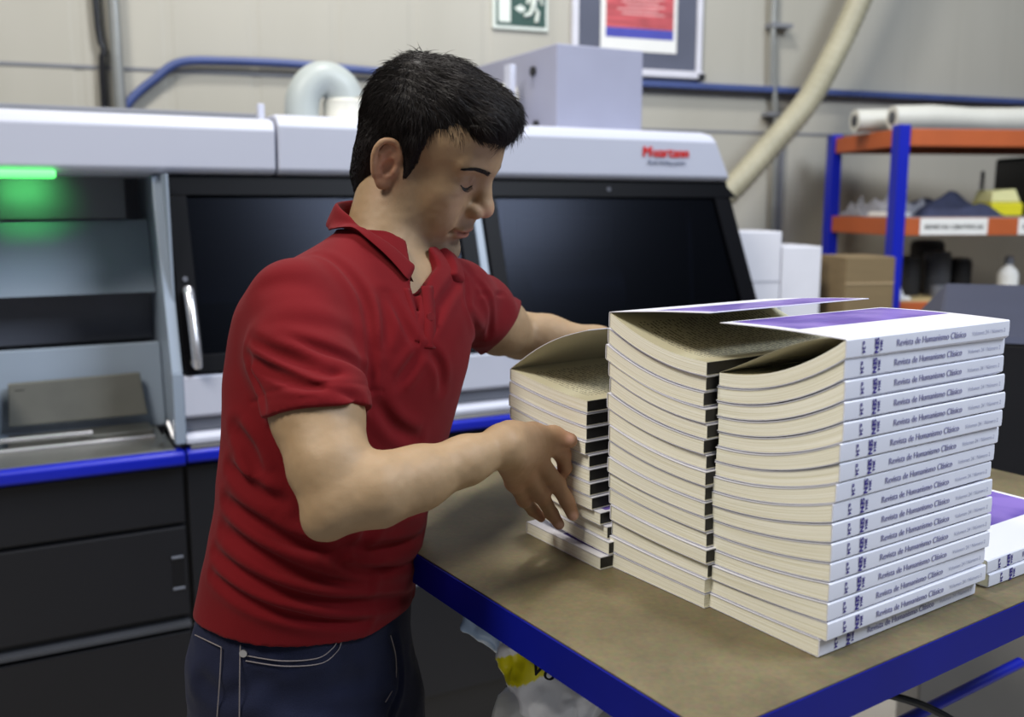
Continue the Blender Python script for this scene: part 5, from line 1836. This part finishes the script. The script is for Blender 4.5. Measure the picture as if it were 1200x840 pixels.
V, Fq = surface(hips, (-.46, .86, .0), (.02, 1.42, 1.08), .0042, jean_disp, .012)
V, Fq = biggest(V, Fq)
jeans = skinobj('jeans', V, Fq, M['denim'], body)


def stitch(pts, r=.0007, dash=.0035, name='stitching'):
    q = [on_cloth(hips, x, y, .0035) for x, y in pts]; q, _ = catmull(q, [0] * len(q), 14)
    g = G(); acc = 0; cur = [q[0]]
    L = np.concatenate([[0], np.cumsum([np.linalg.norm(q[i + 1] - q[i]) for i in range(len(q) - 1)])])
    g.tube(q, r, 5)
    return g.build(name, M['stitch'], jeans, smooth=True)


stitch([(289, 767), (330, 773), (370, 770), (388, 758), (394, 748)]); stitch([(289, 773), (332, 779), (374, 776), (393, 762), (398, 750)])
stitch([(232, 744), (247, 751), (262, 758)]); stitch([(262, 758), (260, 795), (257, 838)])
stitch([(284, 722), (283, 765), (282, 838)])
stitch([(234, 706), (258, 718), (284, 728)]); 
stitch([(455, 744), (461, 770), (460, 800), (449, 822)])
rv = on_cloth(hips, 287, 764, .004)
g = G(); g.tube([rv, rv + np.array([0, -.002, 0])], .0042, 12); g.build('rivet', M['rivet'], jeans)
rv = on_cloth(hips, 372, 748, .004)
g = G(); g.tube([rv, rv + np.array([0, -.002, 0])], .003, 12); g.build('rivet', M['rivet'], jeans)
def loop(px, py0, py1):
    return strip('belt_loop', [(px, py0), (px + 1, (py0 + py1) / 2), (px + 2, py1)], 9, M['denim'], jeans, .0045, .003, hips)
loop(296, 716, 748)

# ---- shoes
M['shoe'] = mat('dark_shoe_leather', srgb(40, 38, 40), .5)
for (x, y, a) in ((-.262, 1.06, radians(30)), (-.178, 1.225, radians(20))):
    fx = np.array([cos(a), -sin(a), 0])
    R = np.array([[cos(a), sin(a), 0], [-sin(a), cos(a), 0], [0, 0, 1.0]])
    c = np.array([x, y, 0])
    pr = [Ell(c + fx * .0 + [0, 0, .055], (.060, .042, .050), R, .02), Ell(c + fx * .10 + [0, 0, .040], (.095, .046, .034), R, .03), Ell(c + fx * .06 + [0, 0, .012], (.135, .048, .016), R, .006), Half((0, 0, .003), (0, 0, -1))]
    V, Fq = surface(pr, c + [-.17, -.17, -.02], c + [.24, .2, .14], .004)
    skinobj('shoe', V, Fq, M['shoe'], body)
# ================================================================== bags under the table
def plastic_mat(name):
    m, nt, p, out = newmat(name)
    N, L = nt.nodes, nt.links
    a = N.new('ShaderNodeVertexColor'); a.layer_name = 'tone'; L.new(a.outputs['Color'], p.inputs['Base Color'])
    p.inputs['Roughness'].default_value = .32; p.inputs['Coat Weight'].default_value = .2
    return m


M['plastic'] = plastic_mat('thin_plastic_film')


def crumple(seed, amp):
    def f(P):
        a = vnoise(P + .01 * vnoise(P, 30, seed)[:, None], 26, seed + 1); b = vnoise(P, 60, seed + 2)
        return -amp * (1 - 2 * np.abs(a)) - amp * .4 * (1 - 2 * np.abs(b))
    return f


def bag(name, prims, lo, hi, label, col, seed, amp=.006, tone=None, org=None):
    V, Fq = surface(prims, lo, hi, .0032, crumple(seed, amp), .014)
    V, Fq = biggest(V, Fq)
    c = np.tile(np.array(srgb(*col)[:3]), (len(V), 1))
    if tone is not None: c = tone(V, c)
    base = V.mean(0); base[2] = V[:, 2].min()
    o = skinobj(name, V, Fq, M['plastic'], None, origin=base, colors=c)
    tag(o, label, 'bag')
    return o


binc = PY(690, 815, 1.12); binc = np.array([binc[0] + .01, binc[1] + .02, 0])
r = empty('waste_bin', tuple(binc)); tag(r, 'grey round waste bin under the left half of the table', 'bin')
M['bin'] = mat('grey_bin_plastic', srgb(120, 120, 116), .5)
g = G(); g.lathe([(.11, 0), (.12, .01), (.15, .70), (.155, .715)], tuple(binc), 32); g.build('body', M['bin'], r, smooth=True)
g = G(); g.lathe([(.158, .70), (.162, .705), (.162, .725), (.156, .730)], tuple(binc), 32); g.build('rim', M['bin'], r, smooth=True)

pb = [Cone(PY(612, 762, 1.10), PY(645, 790, 1.09), .026, .038, .02), Cone(PY(640, 790, 1.09), PY(660, 820, 1.08), .040, .055, .03), Cone(PY(598, 750, 1.12), PY(625, 764, 1.12), .014, .026, .02),
      Ell(PY(680, 795, 1.12), (.06, .05, .05), None, .03)]
yl0, yl1 = PY(600, 768, 1.07), PY(655, 800, 1.05)


def yellow_band(V, c):
    # the printed band runs round the bag near its neck
    q = np.array([pix_of(p) for p in V]) if False else None
    s = (V - PY(612, 778, 1.07)) @ nrm(PY(640, 812, 1.07) - PY(598, 752, 1.07))
    m = (s > -.014) & (s < .016)
    c[m] = np.array(srgb(240, 228, 25)[:3])
    return c


for p in pb: pass
bag('printed_bag', pb, PY(560, 720, 1.12) - .16, PY(690, 850, 1.10) + .16, 'white plastic bag with a yellow band poking out under the table', (236, 237, 242), 41, .005, yellow_band)
bp = bpy.data.objects['printed_bag']
def bagmap(px0, py0, a, s):
    def f(x, y, k):
        p = hit(pb, px0 + (x * cos(a) + y * sin(a)) * s, py0 + (x * sin(a) - y * cos(a)) * s)
        if p is None: p = PY(px0 + (x * cos(a) + y * sin(a)) * s, py0 + (x * sin(a) - y * cos(a)) * s, 1.055)
        return p + nrm(np.array([-.25, -1, .45])) * .0095
    return f
letter('printed_letters', 'Vo', bagmap(622, 788, radians(20), 1.0), M['navy'], bp, 26, .5)
bag('clear_bag', [Cone(PY(545, 734, 1.13), PY(572, 735, 1.13), .006, .018, .01), Cone(PY(572, 735, 1.13), PY(600, 748, 1.13), .018, .022, .01), Cone(PY(556, 726, 1.13), PY(552, 722, 1.13), .010, .008, .01)],
    PY(530, 760, 1.13) - .05, PY(620, 700, 1.13) + .05, 'bluish clear plastic bag end sticking out past the blue table edge', (175, 200, 232), 51, .003)
bag('grey_sack', [Ell(PY(700, 845, 1.12), (.095, .09, .065), None, .03), Cone(PY(625, 845, 1.09), PY(700, 860, 1.1), .045, .07, .04)],
    PY(700, 845, 1.12) - .25, PY(700, 845, 1.12) + .2, 'greyish white plastic sack bulging over the waste bin rim', (215, 216, 214), 61, .006)
# ================================================================== light
w = bpy.data.worlds.new('hall_light'); SC.world = w; w.use_nodes = True
bg = w.node_tree.nodes['Background']; bg.inputs['Color'].default_value = (.80, .88, 1.0, 1); bg.inputs['Strength'].default_value = 0.15


def area(name, loc, target, size, energy, color, sy=None):
    l = bpy.data.lights.new(name, 'AREA'); l.shape = 'RECTANGLE'; l.size = size; l.size_y = sy or size; l.energy = energy; l.color = color
    o = bpy.data.objects.new(name, l); COL.objects.link(o); o.location = loc
    d = Vector(target) - Vector(loc); o.rotation_euler = d.to_track_quat('-Z', 'Y').to_euler()
    return o


area('hall_lamp', (-1.7, -.4, 4.6), (0, 1.5, 1.2), 1.2, 150, (1.0, .95, .86))
area('hall_lamp', (3.0, .3, 4.4), (.4, 1.5, 1.1), 1.8, 200, (.80, .88, 1.0))
area('hall_lamp', (-.1, 2.3, 4.5), (.4, 3.6, 1.6), .35, 80, (1, .97, .92))

SC.view_settings.view_transform = 'Standard'
SC.view_settings.look = 'None'
SC.view_settings.exposure = 0.0
SC.view_settings.gamma = 1.0
SC.view_settings.use_curve_mapping = False
